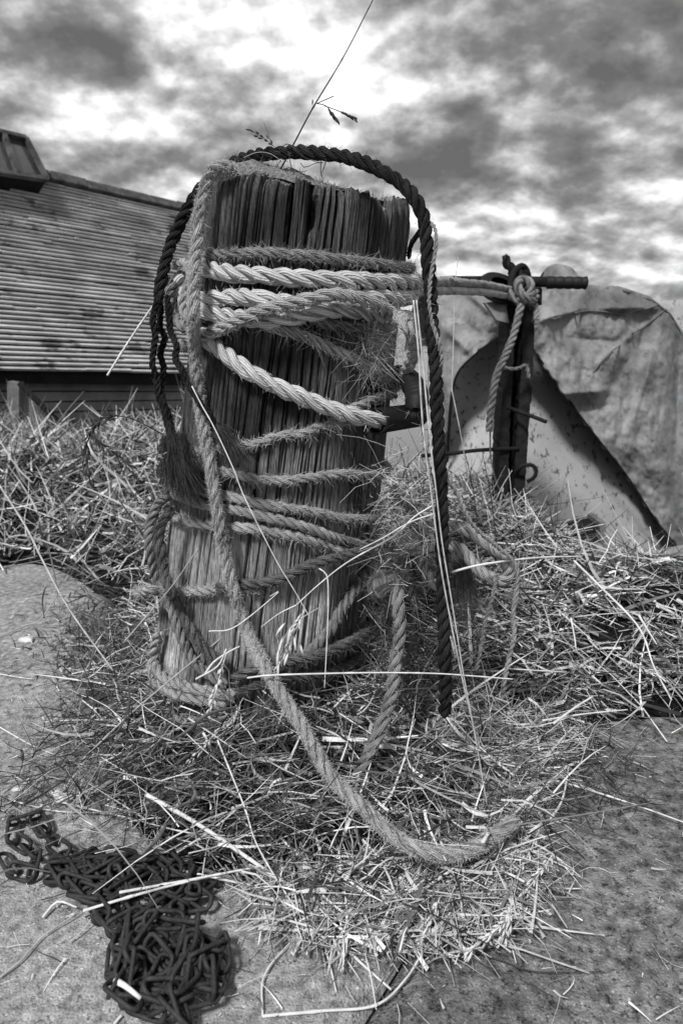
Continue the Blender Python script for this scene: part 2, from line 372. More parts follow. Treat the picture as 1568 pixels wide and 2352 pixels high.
# ------------------------------------------------------------------ the post
RIM = [(484, 404), (520, 402), (560, 400), (608, 403), (669, 415), (762, 425), (806, 434), (837, 444), (862, 446), (896, 457), (925, 458), (941, 463)]
_rc = [to_cyl(hit(*p_)) for p_ in RIM]; _rt = np.array([c[1] for c in _rc]); _rs = np.array([c[0] for c in _rc]); RMEAN = float(_rs.mean())
def rim(t_):                            # height of the sawn edge round the post: measured in front, a little higher behind
    t_ = np.asarray(t_, float); fr_ = np.interp(t_, _rt, _rs)
    w_ = sm((np.abs(t_)-1.3)/1.0); bk_ = RMEAN-.022+.03*np.sin(t_)
    return fr_*(1-w_)+bk_*w_
def topplane(t_, rn):
    lin = RMEAN-.013+(-.011+.022*(1+np.cos(t_))/2)*rn+.028*np.sin(t_)*rn
    e_ = sm((rn-.75)/.25); return lin*(1-e_)+rim(t_)*e_
post = empty('mooring_post', 'thick leaning weathered wooden mooring post, split and wound with ropes', 'post', tuple(B))
inv = -B
def on(pn, me_obj):                      # keep world coordinates while parented to an Empty that is not at the origin
    me_obj.parent = pn; me_obj.location = -np.array(pn.location); return me_obj
NT, NS = 1600, 160
th = np.linspace(-np.pi, np.pi, NT, endpoint=False); sg = np.linspace(0, 1, NS)**1.0
TH, SS = np.meshgrid(th, sg)
rng = np.random.default_rng(3)
major = np.sort(rng.uniform(-np.pi, np.pi, 44)); minor = rng.uniform(-np.pi, np.pi, 230)
front_major = [-1.15, -.93, -.50, -.38, -.10, .05, .30, .38, .62, .84, 1.02, 1.2]
major = np.concatenate([[m_ for m_ in major if abs(m_) > 1.3], front_major])
stave = np.searchsorted(np.sort(major), th); so_ = rng.normal(0, .006, len(major)+2)
finej = np.interp(th, np.linspace(-np.pi, np.pi, 400), rng.normal(0, .0022, 400))
rimS = rim(th)
topo = rimS+so_[stave]*np.where(np.abs(th) < 1.4, .45, .8)+finej
topo += .012*np.exp(-((th-.80)/.05)**2)
s0 = topo[None]; Sx = s0+(HL+.06-s0)*SS
rad = RT0+(RT1-RT0)*Sx/HL
dep = np.zeros_like(rad)
def dang(a, b): return (a-b+np.pi) % (2*np.pi)-np.pi
for c in major:
    dr = rng.uniform(-.06, .06); wv_ = rng.uniform(.0012, .0036); dp_ = rng.uniform(.010, .028); ln_ = rng.uniform(.7, 1.8)
    wd_ = wv_*(.20+.90*np.exp(-(Sx/HL)/.22))*(1+.35*np.sin(Sx*31+c*7)); path = c+dr*(Sx/HL)+.012*np.sin(Sx*14+c*9)
    fade = np.clip((ln_-Sx/HL)*4, .15, 1)*(1+.3*np.sin(Sx*23+c*5))
    dep = np.maximum(dep, dp_*fade*(.35+.65*np.exp(-Sx/HL/.35))*np.exp(-np.abs(dang(TH, path)*rad/wd_)**2.2))
for c in minor:
    dr = rng.uniform(-.06, .06); wd_ = rng.uniform(.0008, .0017); dp_ = rng.uniform(.002, .013); a0 = rng.uniform(-.2, .8); a1 = a0+rng.uniform(.15, .9)
    path = c+dr*(Sx/HL)+.01*np.sin(Sx*17+c*11); q = Sx/HL
    fade = sm((q-a0)/.06)*sm((a1-q)/.06)
    dep = dep+dp_*fade*np.exp(-np.abs(dang(TH, path)*rad/wd_)**2)
g1 = rng.normal(0, 1, (14, NT)); g1 = (g1+np.roll(g1, 1, 1)*.8)*.00040
gr = np.stack([np.interp(sg*13, np.arange(14), g1[:, j]) for j in range(NT)], 1); dep = dep+gr
lump = rng.normal(0, 1, (5, 60)); lumpi = np.array([[0.]*NT]*NS)
for i_ in range(NS):
    f_ = sg[i_]*4; k_ = min(3, int(f_)); row = lump[k_]*(1-(f_-k_))+lump[k_+1]*(f_-k_)
    lumpi[i_] = np.interp(th, np.linspace(-np.pi, np.pi, 61), np.append(row, row[0]))
dep = dep+lumpi*.0016
kh = to_cyl(hit(718, 493)); dep += .035*np.exp(-((dang(TH, kh[1])*rad/.0075)**2+((Sx-kh[0])/.020)**2)**2)
topf = np.clip(1-(Sx-s0)/.02, 0, 1); dep += .006*topf**2
rr = rad-dep
V = A+AX*Sx[..., None]+(E1*np.cos(TH)[..., None]+E2*np.sin(TH)[..., None])*rr[..., None]
# wood tone: dark weathered skin, bleached bare wood low on the left, rope shade painted in
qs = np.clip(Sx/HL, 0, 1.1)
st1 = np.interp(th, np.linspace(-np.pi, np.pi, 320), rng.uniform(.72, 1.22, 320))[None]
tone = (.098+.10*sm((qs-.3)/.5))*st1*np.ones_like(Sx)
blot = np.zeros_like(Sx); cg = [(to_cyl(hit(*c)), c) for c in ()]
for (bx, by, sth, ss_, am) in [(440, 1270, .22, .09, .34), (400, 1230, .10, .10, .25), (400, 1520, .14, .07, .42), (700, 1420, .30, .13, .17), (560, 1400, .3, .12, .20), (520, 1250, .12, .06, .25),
                               (740, 1330, .25, .15, .14), (690, 900, .18, .05, -.03), (560, 930, .25, .09, -.09), (640, 880, .12, .05, -.06), (760, 1020, .25, .1, .05), (640, 1060, .2, .05, .06),  # negative ones under the diagonal rope paint its shadow into the wood
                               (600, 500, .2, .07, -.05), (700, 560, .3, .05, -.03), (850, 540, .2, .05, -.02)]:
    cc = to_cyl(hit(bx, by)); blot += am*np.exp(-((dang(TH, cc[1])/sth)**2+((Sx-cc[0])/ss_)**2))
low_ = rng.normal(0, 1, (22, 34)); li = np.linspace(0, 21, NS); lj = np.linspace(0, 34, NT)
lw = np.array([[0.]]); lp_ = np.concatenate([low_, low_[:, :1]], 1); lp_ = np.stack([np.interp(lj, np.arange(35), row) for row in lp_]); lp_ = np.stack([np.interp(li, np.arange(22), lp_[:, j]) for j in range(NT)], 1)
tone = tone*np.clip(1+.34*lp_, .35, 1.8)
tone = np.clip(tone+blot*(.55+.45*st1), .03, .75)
acc = Acc(); ii = np.arange(NS-1)[:, None]*NT; jj = np.arange(NT)[None]; kk = (jj+1) % NT
q = np.stack([ii+jj, ii+kk, ii+NT+kk, ii+NT+jj], -1).reshape(-1, 4)
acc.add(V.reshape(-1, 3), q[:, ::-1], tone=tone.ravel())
# sawn top
rings = 14; last = V[0]; tp = [V[0]]
cen = A+AX*np.mean(topo)
for r_ in range(1, rings):
    f = (1-r_/rings); pl = None
    s_ = topplane(th, f)+rng.normal(0, .0012, NT)+(.012*(1-min(1, (1-f)*5)))*0
    s_ = s_*(1-0)+(topo-rimS)*max(0, 1-(1-f)*6)
    tp.append(A+AX*s_[:, None]+(E1*np.cos(th)[:, None]+E2*np.sin(th)[:, None])*(rr[0]*f)[:, None])
tp = np.array(tp); b0 = np.arange(rings-1)[:, None]*NT
q2 = np.stack([b0+jj, b0+kk, b0+NT+kk, b0+NT+jj], -1).reshape(-1, 4)
acc.add(tp.reshape(-1, 3), q2, tone=.25)
acc.add(np.vstack([tp[-1], A+AX*(RMEAN-.013)]), t=[(j, (j+1) % NT, NT) for j in range(NT)], tone=.25)
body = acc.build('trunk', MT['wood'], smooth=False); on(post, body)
# moss on the top
def topS(x_, y_):                       # x_ right, y_ away from the viewer, in metres across the sawn end
    return float(topplane(math.atan2(x_, -y_), math.hypot(x_, y_)/RT0))
mo = Acc(); n = 60; Vm = np.zeros((n, n, 3))
for i in range(n):
    for j in range(n):
        rN = (i/(n-1))**.8; t_ = j/(n-1)*2*math.pi; x_, y_ = RT0*.93*rN*math.sin(t_), -RT0*.93*rN*math.cos(t_)
        hN = .011*(1-rN**4)*(.75+.8*fbm(x_, y_, 26))+.004*fbm(x_, y_, 90, z=3)
        Vm[i, j] = A+AX*(topS(x_, y_)-hN+.0015)+E2*x_-E1*y_
grid(mo, Vm); on(post, mo.build('moss', MT['moss']))
n = 3500; a1 = rng.uniform(0, 2*np.pi, n); r1 = RT0*.97*np.sqrt(rng.uniform(0, 1, n)); P0 = np.array([A+AX*(topS(r*math.sin(a), -r*math.cos(a))-.006*(1-(r/RT0)**4))+E2*r*math.sin(a)-E1*(-r*math.cos(a)) for a, r in zip(a1, r1)])
Dd = nz(rng.normal(size=(n, 3))*.7-AX*.8); V_, q_, per = blades(P0, Dd, rng.uniform(.004, .010, n), np.full(n, .0007), rng.normal(size=(n, 3))*.4, 2)
mf = Acc(); mf.add(V_, q_); on(post, tag(mf.build('moss_fringe', MT['fib_shade']), kind='stuff'))

# ------------------------------------------------------------------ ropes
def push_out(p, r, k=1.0):
    for i in range(len(p)):
        s, t, rd = to_cyl(p[i])
        if s > -.0: 
            mn = prad(s)+r*k
            if rd < mn: p[i] = cyl(s, t, mn)
        elif rd < .12 and False: pass
    return p
def fuzz(path, r, n, lmin, lmax, m, parent, wdt=.00045, out_=.7, seed=1, name='fibres', along=.6):
    g = np.random.default_rng(seed); t, nn, bb = frames(path); i = g.integers(0, len(path), n); a = g.uniform(0, 2*np.pi, n)
    radial = nn[i]*np.cos(a)[:, None]+bb[i]*np.sin(a)[:, None]
    P0 = path[i]+radial*r*.9+t[i]*g.uniform(-.5, .5, n)[:, None]*.004
    Dd = nz(radial*out_*g.uniform(.3, 1.2, n)[:, None]+t[i]*g.normal(0, along, n)[:, None]+g.normal(size=(n, 3))*.35)
    Ln = lmin+(lmax-lmin)*g.uniform(0, 1, n)**2.5
    V_, q_, per = blades(P0, Dd, Ln, np.full(n, wdt), g.normal(size=(n, 3))*.45+np.array([0, 0, -.15]), 3, .3, rng=g)
    a_ = Acc(); a_.add(V_, q_); o = a_.build(name, m, parent); o['kind'] = 'stuff'; return o
RN = [0]
def rope(pts, rpx, label, mk='mid', lift=0.0, wrap=False, fz=1500, fl=(.003, .012), pitch=6.5, twist=1, free=False, taper=False, group=None, cat='rope', strands=3, closed_turns=None, fw=.00062, nopush=False, thin=1.0, name='rope', fibre=None):
    """pts: (x, y) on the post, (x, y, lift) lifted off it, or ('d', x, y, depth) hanging free, or arrays"""
    RN[0] += 1; g = np.random.default_rng(100+RN[0])
    rm = rpx*1.02/F; Q = []
    for p in pts:
        if isinstance(p, np.ndarray): Q.append(p)
        elif p[0] == 'd': Q.append(P(p[1], p[2], p[3]))
        elif p[0] == 'back': Q.append(('back', p[1] if len(p) > 1 else 1))
        else: Q.append(hit(p[0], p[1], rm+lift+(p[2] if len(p) > 2 else 0)))
    if wrap: Q.append(('back', 1 if wrap is True else wrap)); Q.append(Q[0])
    out_ = []
    for i, p in enumerate(Q):
        if isinstance(p, tuple): out_ += back(out_[-1], Q[i+1], rm+lift*.6, p[1])
        else: out_.append(p)
    path = catmull(out_, rm*.42)
    path = path+0
    if not nopush: path = push_out(path, rm*.92)
    if len(path) > 6: path[1:-1] = (path[:-2]+2*path[1:-1]+path[2:])/4
    wob = np.cumsum(g.normal(size=(len(path), 3)), 0); wob -= np.linspace(wob[0], wob[-1], len(path)); 
    sc = rm*.09/max(1e-9, wob.std()) ; path = path+wob*sc*.8
    t, n, b = frames(path); s = np.concatenate([[0], np.cumsum(np.linalg.norm(np.diff(path, axis=0), axis=1))])
    root = empty(name, label, cat, tuple(path[0]), group)
    rad_ = rm*np.ones(len(path))*(1+.05*np.sin(s*70+g.uniform(0, 6)))
    if taper: rad_ *= np.clip((s[-1]-s)/(rm*3), .25, 1)
    jt = np.interp(s, np.linspace(0, s[-1], max(4, int(s[-1]/.03))), g.normal(0, .25, max(4, int(s[-1]/.03))))
    for k in range(strands):
        a = twist*(2*np.pi*s/(pitch*rm*1.05)+jt)+2*np.pi*k/strands
        off = {1: 0, 2: .46, 3: .555, 4: .56}[strands]; rs = {1: 1, 2: .56, 3: .475, 4: .48}[strands]*thin
        c = path+(n*np.cos(a)[:, None]+b*np.sin(a)[:, None])*(rad_*off)[:, None]
        V_, q_, tr_, uv_ = tube_arrays(c, rad_*rs*(1+.06*g.normal(size=len(c)).clip(-1, 1)), 9)
        me = mesh('strand', V_, q_, tr_, MT['rope_'+mk], True, uv=uv_); ob = link('strand', me, root); ob.location = -path[0]
    if fz:
        f = fuzz(path, rm, int(fz*s[-1]), fl[0], fl[1], MT['fib_'+(fibre or mk)], root, wdt=fw, seed=RN[0]+50); f.location = -path[0]
    return root, path, rm
GR = 'ropes wound around the wooden post'
LX, RX = 452, 962                     # where turns pass out of sight on either side (upper part)
rope([(462, 588), (500, 586), (538, 585), (594, 582), (683, 586), (753, 594), (823, 602), (879, 610), (930, 616), (944, 618)], 12,
     'topmost frayed dull rope turn on the post, above the thick pale one', 'dull', 0, True, 5200, (.003, .014), 7, group=GR, strands=3)
rope([(458, 612), (500, 622), (538, 628), (594, 631), (664, 638), (753, 641), (823, 645), (879, 647), (935, 647), (958, 646), ('back',),
      (455, 688), (496, 682), (566, 680), (640, 690), (720, 700), (800, 690), (865, 680), (907, 684), (940, 678), (950, 676), ('back',),
      (450, 706, .003), (496, 720), (538, 727), (600, 733, .002), (650, 731, .004), (711, 719, .006), (781, 708, .006), (837, 716, .004), (900, 726), (925, 730), ('back',),
      (415, 640, .01), (398, 680, .012), (404, 712, .012), (430, 745, .004), (465, 768), (493, 791), (521, 813), (552, 838), (594, 864), (636, 886), (678, 904), (720, 922), (753, 935, .004), (795, 950, .010), (851, 963, .019), (875, 965, .022), (888, 964, .0235)],
     19.5, 'thick clean pale rope wound under the post top, its end running diagonally into a sleeve', 'pale', .001, False, 1000, (.003, .01), 6.6, group=GR)
rope([(459, 772, .016), (496, 758, .016), (538, 741, .022), (580, 721, .030), (636, 703, .034), (706, 688, .036), (767, 676, .036), (823, 683, .034), (865, 700, .032), (907, 722, .03),
      ('d', 934, 752, .93), ('d', 950, 785, .95), ('d', 948, 815, .98), ('d', 936, 845, 1.02), ('d', 920, 872, 1.08), ('d', 890, 890, 1.2)], 14.5,
     'fuzzy rope crossing over the pale turns and curling down the right side of the post', 'mid', .0, False, 5500, (.002, .008), 6, group=GR)
rope([(600, 738, .002), (627, 752, .003), (669, 763, .004), (711, 779), (753, 800), (795, 818), (837, 838), (879, 858), (921, 884, .006), (946, 905, .01), ('d', 962, 930, .97)], 13.5,
     'grey diagonal rope from the middle of the post to the top of the black sleeve', 'mid', .001, False, 2600, (.004, .018), 6.5, group=GR)
rope([(700, 720, .002), (739, 737), (781, 747), (830, 752), (865, 752, .006), (884, 752, .010)], 13,
     'short dull rope below the crossing turns, ending in a frayed knob at the right', 'dull', 0, False, 2600, (.004, .016), 6.5, group=GR)
rope([(770, 955, -.004), (800, 942), (820, 935, .003), (851, 922, .005), (880, 910, .006), (905, 905, .004)], 12,
     'short grey rope stub lying on top of the black sleeve', 'mid', .001, False, 2600, (.004, .014), 6, group=GR)
rope([(440, 1040), (493, 1031), (552, 1023), (594, 1018), (636, 1001), (692, 996), (730, 982), (765, 972), (805, 965, .003), (850, 958, .003)], 9.5,
     'thin hairy rope rising to the right across the middle of the post, towards the sleeve', 'mid', 0, False, 5200, (.004, .016), 7, group=GR, strands=2)
rope([(425, 1060), (460, 1068), (496, 1079), (538, 1089), (594, 1101), (650, 1104), (706, 1098), (750, 1093), (795, 1090), (851, 1090), (872, 1090)], 11.5,
     'lone level grey rope turn across the post below its middle', 'mid', 0, True, 3600, (.003, .014), 6.5, group=GR)
rope([(397, 1108, .002), (436, 1121, .002), (478, 1132), (520, 1138), (562, 1149), (618, 1160), (674, 1169), (723, 1176), (787, 1189), (851, 1189), (866, 1189)], 12.5,
     'upper one of three close grey rope turns on the lower post', 'mid', 0, True, 3600, (.003, .014), 6.5, group=GR)
rope([(388, 1126, .004), (417, 1144, .004), (456, 1157, .003), (506, 1168), (548, 1174), (590, 1184), (646, 1197), (691, 1209), (755, 1231), (819, 1250), (856, 1262)], 13,
     'pale clean middle one of three close rope turns on the lower post', 'mid', .001, True, 900, (.003, .01), 5.5, group=GR)
rope([(386, 1172, .004), (400, 1186), (436, 1199), (478, 1206), (534, 1211), (590, 1217), (646, 1227), (707, 1241), (777, 1264), (840, 1282)], 13,
     'lowest of three close grey rope turns, fraying at the left edge of the post', 'mid', 0, True, 3400, (.003, .014), 6, group=GR)
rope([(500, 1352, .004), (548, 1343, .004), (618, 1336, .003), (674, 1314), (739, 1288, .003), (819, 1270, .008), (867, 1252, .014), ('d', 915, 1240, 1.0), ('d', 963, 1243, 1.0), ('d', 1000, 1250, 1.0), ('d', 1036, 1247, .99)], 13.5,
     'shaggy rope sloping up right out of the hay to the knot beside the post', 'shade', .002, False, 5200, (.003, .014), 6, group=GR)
rope([('d', 316, 1358, 1.17), ('d', 340, 1356, 1.12), (372, 1356, .01), (408, 1359, .003), (450, 1358), (478, 1356), (515, 1352), (560, 1350), (600, 1356, -.002)], 13,
     'shaggy level rope at the left foot of the post, sticking out to the left', 'mid', 0, False, 5200, (.003, .012), 7, group=GR)
rope([(866, 1268), (855, 1296), (845, 1312), (826, 1342), (803, 1374), (781, 1409), (763, 1441), (733, 1477), (700, 1510), (660, 1545)], 15.5,
     'thick dark grey rope slanting down to the left on the lower right of the post', 'dull', 0, False, 900, (.003, .01), 5, twist=-1, group=GR)
rope([('d', 860, 1345, 1.02), ('d', 890, 1330, .99), ('d', 912, 1350, .97), ('d', 916, 1400, .96), ('d', 920, 1440, .96), ('d', 916, 1483, .96), ('d', 906, 1540, .96), ('d', 897, 1600, .96), ('d', 880, 1655, .96), ('d', 858, 1708, .96), ('d', 835, 1755, .96), ('d', 815, 1800, .97)], 14.5,
     'grey rope hanging from the knot down into the hay right of the post', 'dull', 0, False, 3000, (.003, .01), 6, group=GR)
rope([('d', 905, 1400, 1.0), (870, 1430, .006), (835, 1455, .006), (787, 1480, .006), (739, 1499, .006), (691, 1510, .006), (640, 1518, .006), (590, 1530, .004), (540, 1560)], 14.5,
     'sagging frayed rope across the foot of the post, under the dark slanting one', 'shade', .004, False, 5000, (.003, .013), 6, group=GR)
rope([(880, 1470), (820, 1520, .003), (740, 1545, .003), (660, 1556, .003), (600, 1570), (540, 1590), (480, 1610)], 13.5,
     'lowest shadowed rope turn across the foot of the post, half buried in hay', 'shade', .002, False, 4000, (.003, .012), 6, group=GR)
# left side coils
rope([('d', 388, 1135, 1.1), ('d', 366, 1155, 1.12), ('d', 350, 1190, 1.13), ('d', 343, 1225, 1.13), ('d', 345, 1262, 1.13), ('d', 353, 1300, 1.14), ('d', 366, 1336, 1.15), ('d', 384, 1370, 1.13), (407, 1443, .004), (428, 1492, .002), (446, 1522, .003), (474, 1545, .003), (520, 1575, .002)], 13.5,
     'outermost rope hanging in a bow off the left edge of the post', 'dull', .001, False, 700, (.002, .008), 5.2, group=GR)
rope([('d', 396, 1172, 1.06), ('d', 376, 1195, 1.06), ('d', 366, 1235, 1.07), ('d', 372, 1272, 1.07), ('d', 378, 1315, 1.07), ('d', 388, 1350, 1.06), (410, 1395, .01), (432, 1437, .008), (452, 1470, .008), (480, 1500, .006), (520, 1530, .004)], 13,
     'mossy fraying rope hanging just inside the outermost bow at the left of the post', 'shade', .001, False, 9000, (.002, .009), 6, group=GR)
for k, pp in enumerate([[(366, 1452), (356, 1490), (352, 1525), (368, 1548), (400, 1566), (440, 1578), (490, 1590), (540, 1600)],
                        [(352, 1530), (356, 1556), (372, 1575), (395, 1590), (431, 1601), (470, 1610), (520, 1622)],
                        [(350, 1568), (352, 1592), (362, 1612), (380, 1630), (402, 1645), (440, 1656), (500, 1668)],
                        [(346, 1600), (352, 1632), (366, 1656), (386, 1672), (420, 1690), (470, 1700)]]):
    rope([(x, y, .004) for x, y in pp], 15.5, ['highest of the rope coils stacked round the left foot of the post', 'second rope coil from the top at the left foot of the post',
         'third rope coil from the top at the left foot of the post', 'bottom rope coil at the left foot of the post, touching the hay'][k], 'mid', .002, False, 2500, (.002, .009), 5.5, group=GR)
# long fuzzy rope hanging down the front
GRD = [G(949, 1950, .068), G(997, 1962, .060), G(1045, 1962, .058), G(1093, 1946, .058), G(1141, 1917, .060), G(1184, 1883, .066)]
rope([('d', 575, 420, 1.0), ('d', 553, 398, .965), ('d', 530, 386, .95), ('d', 504, 384, .95), ('d', 485, 400, .96), ('d', 473, 432, .965)] +
     [('d', x, y, d) for x, y, d in ((462, 470, .965), (456, 510, .965), (454, 546, .965), (449, 594, .96), (447, 636, .95), (445, 678, .95), (445, 734, .945))] +
     [(446, 788, .022), (451, 858, .012), (459, 928, .008), (470, 998, .012), (481, 1060, .016), (489, 1116, .024), (498, 1172, .026), (504, 1214, .026), (512, 1256, .020), (523, 1312, .022), (534, 1354, .028), (548, 1396, .024), (570, 1463, .034)] +
     [('d', x, y, d) for x, y, d in ((602, 1525, .935), (635, 1583, .91), (675, 1643, .90), (711, 1703, .89), (743, 1763, .885), (783, 1811, .87), (831, 1855, .85), (885, 1906, .835))] + GRD,
     14, 'long furry rope hooked over the post top and trailing down its front to the ground', 'mid', 0, False, 24000, (.0015, .0055), 6.5, fw=.0006)
# dark arch
rope([('d', 374, 700, 1.05), ('d', 368, 665, 1.05), ('d', 381, 605, 1.05), ('d', 396, 554, 1.05), ('d', 417, 507, 1.04), ('d', 440, 466, 1.03), ('d', 474, 420, 1.03), ('d', 526, 380, 1.02), ('d', 566, 363, 1.0), ('d', 610, 354, .98), ('d', 678, 350, .96), ('d', 753, 356, .94), ('d', 795, 362, .93),
      ('d', 851, 382, .92), ('d', 907, 413, .91), ('d', 944, 447, .9), ('d', 969, 493, .9), ('d', 977, 538, .9), ('d', 981, 594, .9), ('d', 986, 650, .9), ('d', 989, 706, .9), ('d', 989, 740, .9), ('d', 995, 790, .9), ('d', 1000, 858, .9), ('d', 1002, 928, .9), ('d', 1005, 998, .9),
      ('d', 1009, 1068, .9), ('d', 1014, 1127, .9), ('d', 1015, 1227, .9), ('d', 1017, 1323, .9), ('d', 1018, 1419, .9), ('d', 1020, 1490, .9), ('d', 1022, 1580, .91), ('d', 1020, 1640, .92)], 14.5,
     'black tarred rope arching over the post top and hanging down its right side', 'dark', 0, False, 1400, (.002, .009), 5.2, nopush=True)
un = [[(366, 672, 1.05), (352, 732, 1.04), (357, 768, 1.04), (353, 802, 1.04), (350, 836, 1.04), (361, 872, 1.05), (364, 908, 1.05), (378, 948, 1.05), (387, 984, 1.04), (400, 1020, 1.03), (410, 1050, 1.03)],
      [(374, 672, 1.07), (367, 746, 1.06), (379, 777, 1.06), (368, 812, 1.06), (376, 847, 1.06), (370, 885, 1.06), (376, 925, 1.05), (390, 960, 1.05), (398, 1000, 1.04), (404, 1050, 1.04)],
      [(384, 680, 1.03), (389, 735, 1.02), (392, 760, 1.02), (406, 794, 1.0), (403, 824, 1.0), (420, 852, .99), (434, 886, .985), (454, 914, .975), (472, 944, .97), (496, 976, .965), (515, 1000, .965)]]
for k, pp in enumerate(un):
    rope([('d',)+p for p in pp], 8, ['outermost unlaid strand of black rope dangling left of the post', 'middle unlaid strand of black rope dangling left of the post',
         'unlaid strand of black rope crossing the post front and fraying out'][k], 'dark', 0, False, 1800, (.003, .01), 6, nopush=True, group='unlaid strands of the black rope', name='rope_end')
# frayed tails
def tail(p0, d0, spread, length, n, label, mk='dark', seed=5, w=.0006, curl=.25, r0=.006, cat='rope fibres'):
    g = np.random.default_rng(seed); P0 = p0+g.normal(size=(n, 3))*r0; Dd = nz(np.asarray(d0)+g.normal(size=(n, 3))*spread)
    V_, q_, per = blades(P0, Dd, length*g.uniform(.4, 1.1, n), np.full(n, w), g.normal(size=(n, 3))*curl+np.array([0, 0, -.25]), 6, .4, rng=g)
    a_ = Acc(); a_.add(V_, q_); o = a_.build('frayed_fibres', MT['fib_'+mk]); tag(o, label, cat); return o
tail(P(404, 1020, 1.0), (.10, -.02, -1), .15, .062, 2000, 'black frayed brush of fibres at the left edge of the post above the rope turns', seed=5, r0=.009)
tail(P(392, 1010, 1.01), (-.05, 0, -1), .10, .055, 700, 'outer wisp of black fibres hanging beside the black brush', seed=6, r0=.006)
tail(P(505, 985, .955), (.55, -.1, -.8), .16, .05, 700, 'dark frayed tuft spreading on the front of the post', seed=7, r0=.004)
tail(P(1058, 1285, 1.05), (.2, 0, -1), .10, .085, 700, 'grey hank of loose fibres hanging right of the black rope', 'shade', seed=8, r0=.008)
# knots of frayed fibre
def knob(c, r, label, mk='mid', n=3500, seed=11, cat='knot'):
    n = int(n*.3); g = np.random.default_rng(seed); root = empty('rope_knot', label, cat, tuple(c)); k = []
    for i in range(3):
        ax = nz(g.normal(size=3)); u = nz(np.cross(ax, g.normal(size=3))); v2 = np.cross(ax, u); t = np.linspace(0, 2*np.pi*1.25, 30)
        p = (u*np.cos(t)[:, None]+v2*np.sin(t)[:, None])*r*.55+ax*((t-4)*r*.07)[:, None]
        V_, q_, tr_, uv_ = tube_arrays(p, r*.42, 10); link('strand', mesh('strand', V_, q_, tr_, MT['rope_'+mk], True, uv=uv_), root)
        k.append(p)
    o = fuzz(np.vstack(k), r*.45, n, .003, .012, MT['fib_'+mk], root, seed=seed)
    return root
knob(hit(890, 754, .018), .016, 'fluffy frayed knob at the end of the short rope, upper right of the post')
knob(hit(423, 795, .012), .010, 'small fluffy rope end behind the furry rope, at the left edge of the post', n=1800, seed=12)
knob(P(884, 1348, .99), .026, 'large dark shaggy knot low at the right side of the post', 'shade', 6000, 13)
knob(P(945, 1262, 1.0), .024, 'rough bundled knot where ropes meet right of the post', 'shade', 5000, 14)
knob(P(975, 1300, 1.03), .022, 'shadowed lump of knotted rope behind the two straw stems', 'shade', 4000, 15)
# right hand loop
rope([('d', 990, 1246, 1.0), ('d', 1030, 1214, .98), ('d', 1065, 1214, .96), ('d', 1101, 1234, .955), ('d', 1135, 1262, .95), ('d', 1162, 1290, .95), ('d', 1170, 1318, .955), ('d', 1150, 1334, .96), ('d', 1122, 1326, .965), ('d', 1096, 1306, .97), ('d', 1076, 1280, .975), ('d', 1050, 1258, .98), ('d', 1010, 1262, 1.01)], 14.5,
     'doubled loop of thick grey rope sticking out right of the post', 'mid', 0, False, 120, (.002, .005), 4.2, nopush=True)
rope([('d', 985, 512, .905), ('d', 996, 519, .89), ('d', 1001, 540, .885), ('d', 1000, 575, .885), ('d', 993, 615, .885), ('d', 987, 660, .885), ('d', 986, 700, .885), ('d', 993, 742, .885), ('d', 1004, 778, .885), ('d', 1013, 810, .887), ('d', 1014, 835, .89), ('d', 1006, 870, .91)], 4.2,
     'thin grey cord twined round the upper part of the hanging black rope', 'mid', 0, False, 800, (.001, .004), 6, nopush=True, strands=2, cat='cord', name='cord')
rope([('d', 1012, 1060, .915), ('d', 1023, 1084, .9), ('d', 1038, 1115, .9), ('d', 1053, 1144, .905), ('d', 1082, 1202, .91), ('d', 1129, 1247, .92), ('d', 1165, 1276, .93), ('d', 1181, 1292, .93), ('d', 1189, 1320, .93), ('d', 1185, 1360, .93), ('d', 1178, 1405, .92), ('d', 1180, 1460, .91), ('d', 1169, 1508, .91), ('d', 1158, 1560, .91), ('d', 1155, 1600, .92)], 5,
     'thin pale cord falling from the black rope over the doubled loop into the hay', 'mid', 0, False, 1500, (.001, .004), 6, nopush=True, strands=2, cat='cord', name='cord')
rope([('d', 1145, 1318, .96), ('d', 1138, 1340, .95), ('d', 1129, 1375, .94), ('d', 1113, 1432, .94), ('d', 1105, 1480, .94), ('d', 1094, 1540, .94)], 4.2,
     'thin cord hanging straight from the tip of the doubled loop', 'dull', 0, False, 1500, (.001, .004), 6, nopush=True, strands=2, cat='cord', name='cord')
rope([('d', 966, 530, .92), ('d', 955, 545, .97), ('d', 944, 562, 1.05), ('d', 938, 590, 1.12)], 6, 'short black line passing from the arching rope behind the post top', 'dark', 0, False, 300, (.001, .004), 6, nopush=True, strands=2)
rope([('d', 946, 652, 1.10), ('d', 1000, 648, 1.3), ('d', 1060, 651, 1.55), ('d', 1120, 657, 1.8), ('d', 1172, 665, 1.98)], 15,
     'upper of two taut ropes from the wooden post to the iron bollard', 'mid', 0, False, 1200, (.002, .006), 5, nopush=True)
rope([('d', 946, 670, 1.12), ('d', 1000, 667, 1.32), ('d', 1060, 669, 1.57), ('d', 1120, 673, 1.8), ('d', 1172, 680, 1.99)], 14,
     'lower of two taut ropes from the wooden post to the iron bollard', 'pale', 0, False, 600, (.002, .006), 5, nopush=True)
rope([('d', 400, 610, 1.08), ('d', 424, 604, 1.04), ('d', 436, 630, 1.02), ('d', 424, 670, 1.01), ('d', 418, 710, 1.01), ('d', 436, 735, 1.0)], 11, 'fluffy twisted rope loop beside the top left edge of the post', 'mid', 0, False, 2500, (.002, .008), 6, nopush=True)
